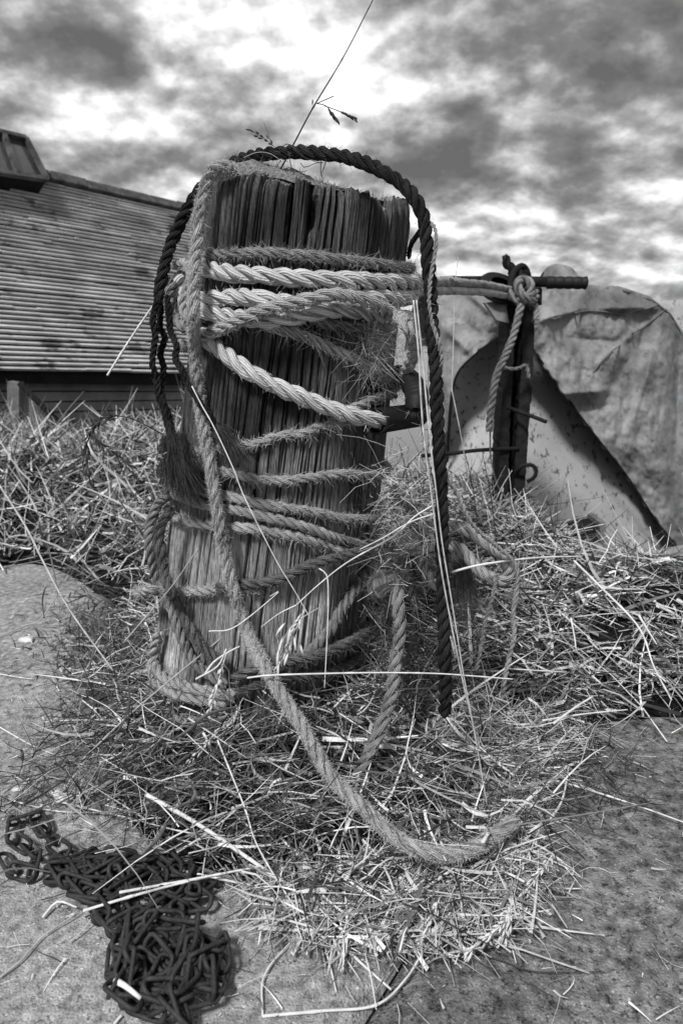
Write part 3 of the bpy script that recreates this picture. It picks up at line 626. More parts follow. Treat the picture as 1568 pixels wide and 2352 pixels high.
rope([('d', 395, 645, 1.06), ('d', 388, 680, 1.05), ('d', 398, 720, 1.04), ('d', 425, 752, 1.01), (460, 765, .004)], 13, 'dark grey rope turn hugging the left edge behind the pale rope', 'dull', 0, False, 900, (.002, .008), 6, nopush=True)
# rubber sleeve on the pale rope
sl = empty('rubber_sleeve', 'ribbed black rubber sleeve threaded on the end of the pale rope', 'sleeve', tuple(P(920, 960, .93)))
c0, c1 = hit(864, 967, .033), hit(962, 953, .047)
pth = np.linspace(c0, c1, 150); t01 = np.linspace(0, 1, 150); rr_ = .0192+.0006*np.sin(t01*2*np.pi*26); rr_[:8] = .0197; rr_[-5:] = np.linspace(.0192, .015, 5)
V_, q_, tr_, uv_ = tube_arrays(pth, rr_, 28, cap=False); a_ = Acc(); a_.add(V_, q_[:, ::-1])
V2, q2_, _, _ = tube_arrays(pth[:30], np.full(30, .0175), 28, cap=False); a_.add(V2, q2_)
n_ = len(V_)//28; a_.q.append(np.array([[j, (j+1) % 28, len(V_)+(j+1) % 28, len(V_)+j] for j in range(28)]))
a_.t.append(np.array([[len(V_)-28, len(V_)-28+j, len(V_)-28+j+1] for j in range(1, 27)]))
on(sl, a_.build('sleeve_wall', MT['rubber']))
s2 = empty('rubber_sleeve', 'bent black rubber sleeve at the right edge of the post, above the ribbed one', 'sleeve', tuple(P(950, 895, 1.0)))
pth = catmull([P(915, 862, 1.10), P(938, 872, 1.05), P(953, 893, 1.0), P(957, 918, .975), P(955, 935, .97)], .0012); rr_ = .0165+.0006*np.sin(np.arange(len(pth))*.9)
V_, q_, tr_, uv_ = tube_arrays(pth, rr_, 24); a_ = Acc(); a_.add(V_, q_[:, ::-1], tr_); on(s2, a_.build('sleeve_wall', MT['rubber']))

# ------------------------------------------------------------------ chain
chn = empty('rusty_chain', 'heap of black rusty iron chain tipped out on the concrete', 'chain', tuple(G(330, 2100)))
t = np.linspace(0, 2*np.pi, 28, endpoint=False); Lk, Wk, wr = .0145, .0088, .0025
lp = np.stack([np.where(np.cos(t) > 0, Lk-Wk*0, -Lk)*np.minimum(1, np.abs(np.cos(t))*2.2)+np.cos(t)*Wk*.45, np.sin(t)*Wk*np.where(np.abs(np.cos(t)) < .45, 1, .97), 0*t], 1)
sq = []
for k in range(28):
    a = t[k]; cxk = Lk*(1 if math.cos(a) > 0 else -1)*(abs(math.cos(a)) > .25)+(math.cos(a)/.25*Lk if abs(math.cos(a)) <= .25 else 0)
    sq.append((cxk+Wk*math.cos(a)*(abs(math.cos(a)) > .25)*.75, Wk*math.sin(a), 0))
sq = np.array(sq)
def ring_mesh(name, p, r, m, sides=8):
    nn = len(p); tt = nz(np.roll(p, -1, 0)-np.roll(p, 1, 0)); b_ = np.tile([0, 0, 1.], (nn, 1)); n_ = np.cross(tt, b_)
    a = np.linspace(0, 2*np.pi, sides, endpoint=False); V_ = p[:, None]+r*(n_[:, None]*np.cos(a)[None, :, None]+b_[:, None]*np.sin(a)[None, :, None])
    i = np.arange(nn)[:, None]*sides; i2 = ((np.arange(nn)+1) % nn)[:, None]*sides; j = np.arange(sides)[None]; k = (j+1) % sides
    return mesh(name, V_.reshape(-1, 3), np.stack([i+j, i+k, i2+k, i2+j], -1).reshape(-1, 4)[:, ::-1], None, m, True)
lme = ring_mesh('link', sq, wr, MT['chain'])
lead = [(12, 1968, .008), (40, 2010, .006), (75, 2012, .006), (88, 1985, .010), (70, 1955, .006), (38, 1940, .006), (24, 1910, .012), (42, 1880, .014), (80, 1872, .014), (98, 1900, .008), (118, 1935, .006), (150, 1960, .006), (185, 1975, .01)]
g = np.random.default_rng(21); path_ = [G(x, y, z) for x, y, z in lead]
poly1 = [(105, 1975), (175, 1955), (300, 1965), (420, 1960), (492, 2020), (488, 2075), (430, 2115), (330, 2150), (240, 2135), (190, 2090), (120, 2040)]
poly2 = [(300, 2110), (430, 2110), (505, 2130), (540, 2260), (500, 2300), (420, 2360), (330, 2330), (245, 2290), (250, 2215), (270, 2170)]
cur = path_[-1].copy(); hd = 0.2
def walk(poly, n, z0, z1, cur, hd):
    o = []
    cxx, cyy = np.mean([p[0] for p in poly]), np.mean([p[1] for p in poly]); ctr = G(cxx, cyy)
    for i in range(n):
        for tr in range(14):
            h2 = hd+g.normal(0, .75); nx = cur+np.array([math.cos(h2), math.sin(h2), 0])*.0265
            nx[2] = z0+(z1-z0)*i/n+g.normal(0, .004); px, py, _ = proj(nx)
            if inpoly(px, py, poly): break
            hd += .5
        else:
            h2 = math.atan2(ctr[1]-cur[1], ctr[0]-cur[0]); nx = cur+np.array([math.cos(h2), math.sin(h2), 0])*.0265; nx[2] = z0+(z1-z0)*i/n
        hd = h2; cur = nx; o.append(nx)
    return o, cur, hd
o1, cur, hd = walk(poly1, 88, .006, .022, cur, hd)
o2, cur, hd = walk(poly2, 72, .010, .038, cur, hd)
path_ = catmull(np.array(path_[:1]+path_[1:]), .0255).tolist()
path_ = [np.array(p) for p in path_]+o1+o2
i = 0
for k in range(len(path_)-1):
    a, b = path_[k], path_[k+1]; d = nz(b-a); c = (a+b)/2
    o = link('link', lme, chn); up = np.array([0, 0, 1.]); s_ = nz(np.cross(up, d)); u_ = np.cross(d, s_)
    rl = (R(38) if k % 2 else R(-42))+g.normal(0, .35)
    y_ = s_*math.cos(rl)+u_*math.sin(rl); z_ = np.cross(d, y_)
    from mathutils import Matrix
    Mx = Matrix([[d[r_], y_[r_], z_[r_], 0] for r_ in range(3)]+[[0, 0, 0, 1]])
    zc = max(c[2], .0035+abs(y_[2])*Wk)
    Mx.translation = Vector((c[0], c[1], zc))-Vector(chn.location); o.matrix_local = Mx

# ------------------------------------------------------------------ left boat with the boarded cabin
lb = empty('cabin_boat', 'moored boat with a long boarded cabin roof, black shade strip added under its eaves', 'boat', tuple(P(250, 900, 4.6)))
P1, P2, P3 = P(-90, 849, 3.5), P(560, 859, 5.4), P(70, 398, 4.75)
nn_ = nz(np.cross(P2-P1, P3-P1)); nn_ = nn_ if nn_@(EYE-P1) > 0 else -nn_
def onpl(x, y):
    r = ray(x, y); return EYE+r*(((P1-EYE)@nn_)/(r@nn_))
TLc, TRc = onpl(-90, 362), onpl(560, 511)
NB = 46; dn = nz(((P1-TLc)+(P2-TRc)))
for k in range(NB):
    f0, f1 = k/NB, (k+1)/NB
    a, b, c, d = TLc+(P1-TLc)*f0, TRc+(P2-TRc)*f0, TRc+(P2-TRc)*f1, TLc+(P1-TLc)*f1
    o_ = nn_*.020; jit = nn_*random.uniform(-.003, .003)
    cuts = [0]+sorted(random.uniform(.08, .92) for _ in range(3))+[1.0]
    for c0_, c1_ in zip(cuts[:-1], cuts[1:]):
        fl = random.uniform(.16, .30); jit = nn_*random.uniform(-.004, .004)
        a1_, b1_ = a+(b-a)*(c0_+.001), a+(b-a)*(c1_-.001); d1_, e1_ = d+(c-d)*(c0_+.001), d+(c-d)*(c1_-.001)
        a1_ = a1_+(d1_-a1_)*fl; b1_ = b1_+(e1_-b1_)*fl
        a_ = Acc(); slab(a_, [a1_+jit, b1_+jit, e1_+o_+jit, d1_+o_+jit], -nn_*.02); on(lb, a_.build('roof_board', MT['board'], smooth=False))
a_ = Acc(); slab(a_, [TLc-nn_*.03, TRc-nn_*.03, P2-nn_*.03, P1-nn_*.03], -nn_*.03); on(lb, a_.build('roof_underlay', MT['black'], smooth=False))
# ridge tiles
for k in range(9):
    f0, f1 = .0+k/9, (k+1)/9-.004; up = (TLc-P1); up = nz(up)
    a, b = TLc+(TRc-TLc)*f0, TLc+(TRc-TLc)*f1; hgt_ = .05; j_ = nn_*random.uniform(.0, .012)
    a_ = Acc(); slab(a_, [a+up*hgt_+j_+nn_*.02, b+up*hgt_+j_+nn_*.02, b-up*.05+j_+nn_*.03, a-up*.05+j_+nn_*.03], -nn_*.07); on(lb, a_.build('ridge_tile', MT['tile'], smooth=False))
# eaves and the wall beneath
bk = np.array([0, .25, 0]); e0, e1 = P1+np.array([0, .05, 0]), P2+np.array([0, .05, 0])
a_ = Acc(); slab(a_, [e0+(0, 0, -.005), e1+(0, 0, -.005), e1+(0, 0, -.10), e0+(0, 0, -.07)], bk); on(lb, a_.build('shade_fascia', MT['black'], smooth=False))  # black board standing in for the shadow band under the eaves
w0, w1 = e0+(0, .16, -.07), e1+(0, .16, -.10)
for k in range(14):
    a_ = Acc(); z0, z1 = -.062*k, -.062*(k+1)+.010
    slab(a_, [w0+(0, 0, z0), w1+(0, 0, z0), w1+(0, -.012, z1), w0+(0, -.012, z1)], np.array([0, .03, 0])); on(lb, a_.build('wall_board', MT['board_dark'], smooth=False))
a_ = Acc(); slab(a_, [w0+(0, .04, 0), w1+(0, .04, 0), w1+(0, .04, -1.2), w0+(0, .04, -1.2)], np.array([0, .8, 0])); on(lb, a_.build('hull', MT['black'], smooth=False))
a_ = Acc(); slab(a_, [P(18, 876, 3.62), P(44, 880, 3.64), P(44, 1010, 3.64), P(18, 1010, 3.62)], np.array([0, .06, 0])); on(lb, a_.build('upright', MT['frame'], smooth=False))
a_ = Acc(); V_, q_, tr_, _ = tube_arrays(np.array([P(45, 880, 3.6), P(150, 985, 3.7)]), .016, 6); a_.add(V_, q_, tr_); on(lb, a_.build('brace', MT['black']))
a_ = Acc(); slab(a_, [P(46, 885, 3.68), P(132, 972, 3.76), P(132, 1010, 3.76), P(46, 1010, 3.68)], np.array([0, .03, 0])); on(lb, a_.build('corner_panel', MT['frame'], smooth=False))
# roof hatch
hc = [onpl(-120, 318), onpl(40, 352), onpl(88, 446), onpl(-120, 420)]; lifth = nn_*.12
a_ = Acc(); slab(a_, [c_+lifth*.85 for c_ in hc], -lifth*.85); ht = a_.build('hatch', MT['black'], smooth=False); on(lb, ht)
def sub(par, o): o.parent = par; return o
a_ = Acc(); slab(a_, [hc[0]+lifth*.9, hc[1]+lifth*.9, hc[2]+lifth*.9, hc[3]+lifth*.9], nn_*.006); sub(ht, a_.build('pane', MT['glass'], smooth=False))
for (p_, q_) in [(hc[0], hc[1]), (hc[1], hc[2]), (hc[2], hc[3]), ((hc[0]+1.9*hc[1])/2.9, (hc[3]+1.9*hc[2])/2.9)]:
    a_ = Acc(); d_ = nz(q_-p_); sd_ = np.cross(d_, nn_); slab(a_, [p_+lifth+sd_*.016, q_+lifth+sd_*.016, q_+lifth-sd_*.016, p_+lifth-sd_*.016], nn_*.03); sub(ht, a_.build('frame', MT['tile'], smooth=False))

# ------------------------------------------------------------------ right boat under canvas
rbt = empty('covered_boat', 'pale hulled boat half covered with a draped canvas', 'boat', tuple(P(1300, 1200, 2.9)))
a_ = Acc(); m_, n_ = 50, 90; Vh = np.zeros((m_, n_, 3))
for i in range(m_):
    for j in range(n_):
        u, vv = j/(n_-1), i/(m_-1); x = 985+u*720; y = 690+vv*760
        bow = abs(x-1180)/600; d = 2.62+.75*bow**1.25-.12*math.sin(vv*math.pi*.5)+(.25*(1-vv)**2)
        Vh[i, j] = P(x, y, d)
grid(a_, Vh, back=np.array([0, .04, 0])); on(rbt, a_.build('hull', MT['hull']))
def curve_pts(c, t):
    c = np.asarray(c, float); s = np.concatenate([[0], np.cumsum(np.linalg.norm(np.diff(c[:, :2], axis=0), axis=1))]); s /= s[-1]
    return np.array([np.interp(t, s, c[:, k]) for k in range(c.shape[1])])
def sheet(edge, top, m, n, fold, overrun=.9, seedz=0, tn=None):
    Vt = np.zeros((m+14, n, 3)); T_ = np.ones((m+14, n))
    for j in range(n):
        t_ = j/(n-1); e_ = curve_pts(edge, t_); p_ = curve_pts(top, t_)
        for i in range(m):
            f = i/(m-1); x, y, d = e_+(p_-e_)*f
            d = d+.10*0-.06*math.sin(f*math.pi)*1.0+fold(x, y, f, t_)
            if i == 0: y += 3*math.sin(t_*150)+3*math.sin(t_*61)
            Vt[i, j] = P(x, y, d)
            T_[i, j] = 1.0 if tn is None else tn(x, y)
        for k in range(14):
            a = (k+1)/14; Vt[m+k, j] = Vt[m-1, j]+np.array([0, overrun*a, .02*math.sin(a*3.1)-.30*a*a]); T_[m+k, j] = T_[m-1, j]
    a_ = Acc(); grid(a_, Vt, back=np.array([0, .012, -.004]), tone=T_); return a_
tp_ = empty('canvas_tarp', 'pale stained canvas draped over the right-hand boat, hanging in shade-toned folds with a diagonal hem', 'tarp', tuple(P(1380, 900, 2.7)))
def ridge(x, y, x0, y0, x1, y1, w, amp):
    dx, dy = x1-x0, y1-y0; L_ = math.hypot(dx, dy); t = ((x-x0)*dx+(y-y0)*dy)/L_**2; s_ = ((x-x0)*dy-(y-y0)*dx)/L_
    return -amp*(math.exp(-abs(s_)/(w*1.5*(1+.3*math.sin(t*5+x0)))) if s_ > 0 else math.exp(-(s_/(w*.9))**2))*math.exp(-((t-.5)/.42)**2)*1.1
def foldR(x, y, f, t_):
    w_ = 0
    w_ += ridge(x, y, 1225, 738, 1340, 706, 13, .05)+ridge(x, y, 1340, 706, 1530, 705, 14, .055)
    w_ += ridge(x, y, 1230, 850, 1290, 880, 14, .03)+ridge(x, y, 1270, 905, 1400, 895, 14, .05)+ridge(x, y, 1240, 770, 1500, 790, 20, -.05)
    w_ += ridge(x, y, 1270, 935, 1420, 930, 12, -.035)
    w_ += ridge(x, y, 1535, 700, 1440, 1010, 22, .05)+ridge(x, y, 1480, 760, 1370, 960, 20, -.03)+ridge(x, y, 1560, 760, 1550, 1100, 22, -.05)
    w_ += ridge(x, y, 1540, 700, 1340, 860, 10, .018)+ridge(x, y, 1500, 850, 1480, 1150, 20, .03)+ridge(x, y, 1400, 1010, 1500, 1190, 12, -.02)
    w_ += -.016*abs(fbm(x/46, y/90, 1.0, z=9))-.012*abs(fbm(x/24, y/34, 1.0, z=4))+.05*fbm(x/150, y/260, 1.1, z=2)+.004*fbm(x/40, y/60, 1.0, z=5)
    return w_
a_ = sheet([(1190, 752, 2.52), (1215, 790, 2.52), (1282, 885, 2.56), (1360, 990, 2.62), (1440, 1092, 2.7), (1500, 1185, 2.78), (1568, 1272, 2.86), (1650, 1380, 2.98)],
           [(1212, 700, 2.58), (1262, 668, 2.62), (1340, 653, 2.7), (1420, 657, 2.78), (1490, 680, 2.84), (1540, 720, 2.88), (1575, 775, 2.92), (1640, 880, 3.0)], 110, 170, foldR,
           tn=lambda x, y: 1-.45*math.exp(-(((x-1440)/130)**2+((y-700)/35)**2))-.25*math.exp(-(((x-1350)/90)**2+((y-780)/30)**2))-.2*math.exp(-(((x-1555)/30)**2)))  # darkens the canvas along its folds, their shade put into the tone
Vs = a_.v[0]; sxp, syp, _ = proj(Vs)
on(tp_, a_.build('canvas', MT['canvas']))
for sm_pts in ([(1545, 688), (1500, 735), (1440, 775), (1390, 820), (1345, 870)], [(1395, 662), (1450, 672), (1500, 692), (1540, 725), (1575, 790)], [(1230, 744), (1290, 728), (1345, 714), (1430, 722), (1520, 700)]):
    c_ = []
    for k in range(len(sm_pts)-1):
        for f_ in np.linspace(0, 1, 10, endpoint=False):
            x_ = sm_pts[k][0]+(sm_pts[k+1][0]-sm_pts[k][0])*f_; y_ = sm_pts[k][1]+(sm_pts[k+1][1]-sm_pts[k][1])*f_
            c_.append(Vs[np.argmin((sxp-x_)**2+(syp-y_)**2)]+np.array([0, -.002, .001]))
    V_, q_, tr_, _ = tube_arrays(catmull(c_[::3], .02), .0032, 6); b_ = Acc(); b_.add(V_, q_, tr_); on(tp_, b_.build('seam', MT['frame']))
def foldL(x, y, f, t_):
    w_ = ridge(x, y, 1050, 650, 1170, 750, 12, .06)+ridge(x, y, 1010, 700, 1130, 790, 11, -.04)+ridge(x, y, 1010, 740, 1090, 820, 11, .04)+ridge(x, y, 1100, 660, 1190, 720, 10, -.04)
    return w_+.03*fbm(x/80, y/100, 1.2, z=8)
a_ = sheet([(1000, 1060, 2.75), (1028, 985, 2.62), (1040, 900, 2.58), (1052, 852, 2.55), (1100, 802, 2.5), (1155, 762, 2.48), (1200, 738, 2.48)],
           [(975, 655, 2.9), (1000, 637, 2.85), (1040, 632, 2.8), (1080, 640, 2.72), (1120, 655, 2.66), (1160, 675, 2.6), (1205, 700, 2.56)], 60, 80, foldL)
tl = a_.build('canvas_flap', MT['canvas']); on(tp_, tl)
a_ = Acc(); V_, q_, tr_, _ = tube_arrays(catmull([P(1155, 765, 2.46), P(1100, 806, 2.48), P(1056, 848, 2.52), P(1040, 890, 2.55), P(1032, 960, 2.6), P(1026, 1060, 2.7)], .02), np.interp(np.linspace(0, 1, len(catmull([P(1155, 765, 2.46), P(1100, 806, 2.48), P(1056, 848, 2.52), P(1040, 890, 2.55), P(1032, 960, 2.6), P(1026, 1060, 2.7)], .02))), [0, .3, .6, 1], [.003, .004, .007, .007]), 6); a_.add(V_, q_, tr_); on(tp_, a_.build('hem_cord', MT['black']))
V_, q_, tr_, _ = tube_arrays(catmull([P(x, y, d-.012) for x, y, d in ((1190, 752, 2.52), (1282, 887, 2.55), (1360, 993, 2.61), (1440, 1095, 2.68), (1500, 1188, 2.76), (1568, 1275, 2.84), (1650, 1383, 2.96))], .03), .004, 5); a_ = Acc(); a_.add(V_, q_, tr_); on(tp_, a_.build('hem_cord', MT['black']))
# canvas hood behind the handle
hd_ = empty('canvas_hood', 'small pale canvas hood rising behind the black winch grip', 'cover', tuple(P(1288, 660, 3.0))); a_ = Acc(); Vd = np.zeros((24, 30, 3))
for i in range(24):
    for j in range(30):
        f = i/23; t_ = j/29; wl = 1240+8*f; wr_ = 1355-22*f**2
        x = wl+(wr_-wl)*t_; y = 690-(85-10*t_**3*2)*f**.9+ (6*(1-math.sin(math.pi*t_))**2)*f*3
        Vd[i, j] = P(x, y, 3.05-.22*math.sin(math.pi*t_)*(1-.3*f)+.1*f+.02*fbm(x/30, y/30, 1))
top_ = Vd[-1][None]+np.array([0, .35, -.12])*np.linspace(0, 1, 6)[1:, None, None]; grid(a_, np.concatenate([Vd, top_]), back=np.array([0, .01, 0]), tone=np.full((29, 30), 1.05)); on(hd_, a_.build('canvas', MT['canvas']))
# dark gunwale block low on the right hull
bl = empty('hull_fender', 'black block fixed low on the pale hull behind the grass', 'fender', tuple(P(1355, 1230, 2.55))); a_ = Acc()
slab(a_, [P(1322, 1216, 2.5), P(1380, 1204, 2.52), P(1392, 1238, 2.52), P(1330, 1262, 2.5)], np.array([0, .1, 0])); on(bl, a_.build('block', MT['black'], smooth=False))
a_ = Acc(); slab(a_, [P(1376, 1200, 2.49), P(1388, 1198, 2.49), P(1396, 1252, 2.49), P(1380, 1252, 2.49)], np.array([0, .13, 0])); on(bl, a_.build('end_plate', MT['frame'], smooth=False))
rl_ = empty('timber_rail', 'dark timber rail along the bottom of the pale hull at the right edge', 'rail', tuple(P(1480, 1290, 2.7))); a_ = Acc()
slab(a_, [P(1380, 1300, 2.6), P(1640, 1252, 2.7), P(1640, 1268, 2.7), P(1380, 1322, 2.6)], np.array([0, .06, 0])); on(rl_, a_.build('timber', MT['board_dark'], smooth=False))

# ------------------------------------------------------------------ iron bollard with winch
ib = empty('iron_bollard', 'rusty black iron mooring bollard with crossbars standing in the grass', 'bollard', tuple(P(1168, 1150, 2.05)))
def colm(name, pts, w_, d_, dep_=2.05):
    pc = catmull([P(x, y, dep_+dz) for x, y, dz in pts], .012); g_ = np.random.default_rng(len(pts)*7+int(w_*1e4)); hw = w_*(1+.07*g_.normal(size=len(pc)))
    V_ = []
    for c, h in zip(pc, hw): V_ += [c+np.array([-h, -d_, 0]), c+np.array([h, -d_, 0]), c+np.array([h*1.02, d_, 0]), c+np.array([-h*1.02, d_, 0])]
    m2 = len(pc); qq = [(i*4+j, i*4+(j+1) % 4, i*4+4+(j+1) % 4, i*4+4+j) for i in range(m2-1) for j in range(4)]+[(0, 3, 2, 1), (m2*4-4, m2*4-3, m2*4-2, m2*4-1)]
    a_ = Acc(); a_.add(V_, qq); return a_.build(name, MT['iron'], smooth=False)
on(ib, colm('flange', [(1166, 690, 0), (1158, 850, 0), (1150, 1000, 0), (1146, 1180, 0)], .013, .05))
on(ib, colm('flange', [(1205, 680, 0), (1200, 850, 0), (1189, 1000, 0), (1180, 1180, 0)], .017, .05))
on(ib, colm('web', [(1184, 680, .03), (1180, 850, .03), (1170, 1000, .03), (1164, 1180, .03)], .014, .008))
def bar(par, name, p, r, m='iron', sides=8):
    a_ = Acc(); V_, q_, tr_, _ = tube_arrays(catmull(p, max(.004, r*.8)), r, sides); a_.add(V_, q_, tr_); return on(par, a_.build(name, MT[m]))
bar(ib, 'crossbar', [P(1165, 936, 1.98), P(1210, 952, 1.95), P(1254, 969, 1.92)], .0058)
bar(ib, 'crossbar', [P(968, 1047, 1.95), P(1040, 1041, 1.97), P(1100, 1034, 1.98), P(1190, 1030, 2.0)], .0058)
bar(ib, 'shackle', [P(1184, 1092, 2.0), P(1196, 1072, 1.97), P(1218, 1068, 1.96), P(1230, 1078, 1.96), P(1226, 1096, 1.96), P(1210, 1106, 1.97)], .006)
bar(ib, 'eye', [P(1180, 700, 1.98), P(1172, 660, 1.97), P(1180, 625, 1.98), P(1200, 612, 2.0), P(1212, 640, 2.02), P(1206, 700, 2.03)], .010)
wn_ = empty('hand_winch', 'black winch drum and shaft with a ridged grip, lashed on top of the iron bollard', 'winch', tuple(P(1180, 660, 2.0)))
def disc(par, name, c, ax, r, th_, m='iron'):
    ax = nz(np.asarray(ax, float)); pr = [(-th_, r*.5), (-th_, r*.92), (-th_*.6, r), (-th_*.2, r*.9), (th_*.2, r*.9), (th_*.6, r), (th_, r*.92), (th_, r*.5)]
    p = np.array([c+ax*z for z, _ in pr]); u = nz(np.cross(ax, [.3, 1, .2])); v2 = np.cross(ax, u); a = np.linspace(0, 2*np.pi, 28, endpoint=False)
    V_ = np.array([[c+ax*z+(u*math.cos(q)+v2*math.sin(q))*rr2 for q in a] for z, rr2 in pr]).reshape(-1, 3)
    qq = [(i*28+j, i*28+(j+1) % 28, i*28+28+(j+1) % 28, i*28+28+j) for i in range(7) for j in range(28)]
    tt = [(0, j, j+1) for j in range(1, 27)]+[(196, 196+j+1, 196+j) for j in range(1, 27)]
    a_ = Acc(); a_.add(V_, qq, tt); return on(par, a_.build(name, MT[m]))
disc(wn_, 'drum', P(1146, 662, 2.0), (.25, -.62, .9), .062, .017)
disc(wn_, 'drum_plate', P(1190, 640, 2.03), (.2, .2, .9), .035, .02)
bar(wn_, 'shaft', [P(1040, 641, 2.03), P(1110, 641, 2.03)], .009)
bar(wn_, 'shaft', [P(1195, 646, 1.98), P(1265, 648, 1.95)], .0145, 'iron', 12)
gp = np.linspace(P(1256, 649, 1.95), P(1346, 650, 1.93), 90); gr_ = .0155+.0022*np.abs(np.sin(np.linspace(0, 1, 90)*np.pi*4.5))**.7; gr_[:6] = .018; gr_[-4:] = .0185
V_, q_, tr_, _ = tube_arrays(gp, gr_, 18); a_ = Acc(); a_.add(V_, q_, tr_); on(wn_, a_.build('grip', MT['rubber']))
bar(wn_, 'bracket', [P(1238, 664, 1.98), P(1237, 700, 1.98)], .008)
a_ = Acc(); slab(a_, [P(1112, 695, 1.99), P(1160, 690, 1.99), P(1168, 742, 1.99), P(1140, 735, 1.99)], np.array([0, .03, 0])); on(wn_, a_.build('guard_plate', MT['metal'], smooth=False))
rope([('d', 1165, 672, 1.95), ('d', 1195, 690, 1.93), ('d', 1215, 680, 1.93), ('d', 1218, 655, 1.93), ('d', 1200, 640, 1.93), ('d', 1188, 655, 1.92), ('d', 1200, 680, 1.92), ('d', 1225, 690, 1.94), ('d', 1228, 670, 1.97), ('d', 1205, 650, 2.0)], 20,
     'knotted grey rope turns lashing the winch to the bollard top', 'dull', 0, False, 900, (.003, .01), 6, nopush=True, name='rope')
rope([('d', 1162, 588, 2.0), ('d', 1164, 606, 2.0), ('d', 1178, 622, 2.0), ('d', 1196, 632, 1.99), ('d', 1210, 652, 1.97)], 20, 'thick dark rope end standing up from the bollard top', 'dark', 0, False, 900, (.003, .01), 6, nopush=True)
rope([('d', 1195, 700, 1.93), ('d', 1186, 745, 1.93), ('d', 1172, 790, 1.93), ('d', 1155, 830, 1.93), ('d', 1140, 865, 1.93), ('d', 1132, 905, 1.93), ('d', 1126, 950, 1.94), ('d', 1122, 990, 1.95)], 17,
     'grey rope twisting down the left side of the iron bollard', 'dull', 0, False, 700, (.002, .006), 5.5, nopush=True)
rope([('d', 1225, 690, 1.95), ('d', 1232, 712, 1.95), ('d', 1231, 735, 1.95)], 12, 'short pale rope tail below the winch knot', 'mid', 0, False, 2500, (.004, .012), 6, nopush=True)
rope([('d', 1142, 838, 1.94), ('d', 1165, 846, 1.93), ('d', 1190, 846, 1.93), ('d', 1208, 840, 1.95), ('d', 1214, 868, 1.95)], 8, 'thin lashing tied round the middle of the iron bollard', 'dull', 0, False, 900, (.002, .006), 6, nopush=True, strands=2)
rope([('d', 1125, 990, 1.96), ('d', 1126, 1050, 1.96), ('d', 1140, 1110, 1.96), ('d', 1165, 1150, 1.97)], 4, 'thin cord trailing from the twisted rope to the bollard foot', 'dull', 0, False, 300, (.002, .006), 6, nopush=True, strands=2, cat='cord', name='cord')

# ------------------------------------------------------------------ hay and grass
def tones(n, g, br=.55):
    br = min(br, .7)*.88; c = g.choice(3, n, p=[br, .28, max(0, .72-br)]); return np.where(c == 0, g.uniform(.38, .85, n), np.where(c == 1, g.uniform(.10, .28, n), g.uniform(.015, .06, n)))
def hay(name, label, n, sampler, zlo, zhi, lmin, lmax, wmin, wmax, elev=(-.25, .6), seed=1, br=.55, frac=.6, az=None, cat='hay', seg=3, bend=.25):
    g = np.random.default_rng(seed); a_ = Acc(); XY = sampler(g, n); n = len(XY)
    Z = hgt(XY[:, 0], XY[:, 1])+g.uniform(zlo, zhi, n)
    el = g.uniform(elev[0], elev[1], n); a = g.uniform(0, 2*np.pi, n) if az is None else g.normal(az[0], az[1], n)
    Dd = np.stack([np.cos(el)*np.cos(a), np.cos(el)*np.sin(a), np.sin(el)], 1)
    Ln = lmin+(lmax-lmin)*g.uniform(0, 1, n)**1.6; P0 = np.column_stack([XY, Z])-Dd*(Ln*.4)[:, None]*(el < .7)[:, None]
    W = wmin+(wmax-wmin)*g.uniform(0, 1, n)**1.5; bd = g.normal(size=(n, 3))*bend; bd[:, 2] -= .15*np.maximum(np.sin(el), 0)*1.5
    k = int(n*frac); tn = tones(n, g, br)
    # never under the pavement
    tip = P0+Dd*Ln[:, None]+bd*Ln[:, None]; low = np.minimum(P0[:, 2], tip[:, 2]); gl = np.where(hgt(P0[:, 0], P0[:, 1]) < .01, .0025, -1)
    P0[:, 2] += np.maximum(0, gl-low)
    V_, q_, per = stems(P0[:k], Dd[:k], Ln[:k], W[:k]*.8, bd[:k]*.4, seg, g, 3, .02); a_.add(V_, q_, tone=np.repeat(tn[:k], per))
    V_, q_, per = blades(P0[k:], Dd[k:], Ln[k:], W[k:]*1.75, bd[k:], 4, .2, rng=g); a_.add(V_, q_, tone=np.repeat(tn[k:], per))
    o = a_.build(name, MT['straw']); tag(o, label, cat, kind='stuff'); return o
def clump(X, Y, g, k=1.0):
    v_ = np.sin(X*31+Y*17)+np.sin(X*-19+Y*37+1.3)+np.sin(X*53+Y*11+2.1)*.7+np.sin(X*13-Y*23+.4)+np.sin(X*71-Y*59)*.5
    return g.uniform(0, 1, len(X)) < np.clip(.5+v_*.34*k, .05, 1)
def samp_bank(x0, x1, y0, y1, test=None):
    def f(g, n):
        o = []; k = 0
        while k < n:
            X = g.uniform(x0, x1, n*2); Y = g.uniform(y0, y1, n*2); px, py, _ = proj(np.column_stack([X, Y, hgt(X, Y)]))
            ok = (px > -250) & (px < 1820)
            if test is not None: ok &= test(px, py, X, Y, g)
            o.append(np.column_stack([X, Y])[ok]); k += ok.sum()
        return np.vstack(o)[:n]
    return f
H = hgt
onbank = lambda px, py, X, Y, g: (H(X, Y) > g.uniform(.0, .035, len(X))) & clump(X, Y, g)
left = samp_bank(-2.4, -.25, 1.25, 3.3, onbank); right = samp_bank(.0, 1.7, .85, 2.6, onbank)
hay('cut_grass', 'bank of pale cut grass left of the post in front of the cabin boat', 8500, left, -.015, .05, .06, .20, .0026, .0062, (-.3, 1.0), 31, .55, bend=.4, frac=.4)
hay('cut_grass', 'bank of cut grass and hay behind and right of the post', 10000, right, -.015, .042, .05, .18, .0020, .0046, (-.5, .8), 32, .50, bend=.35, frac=.5)
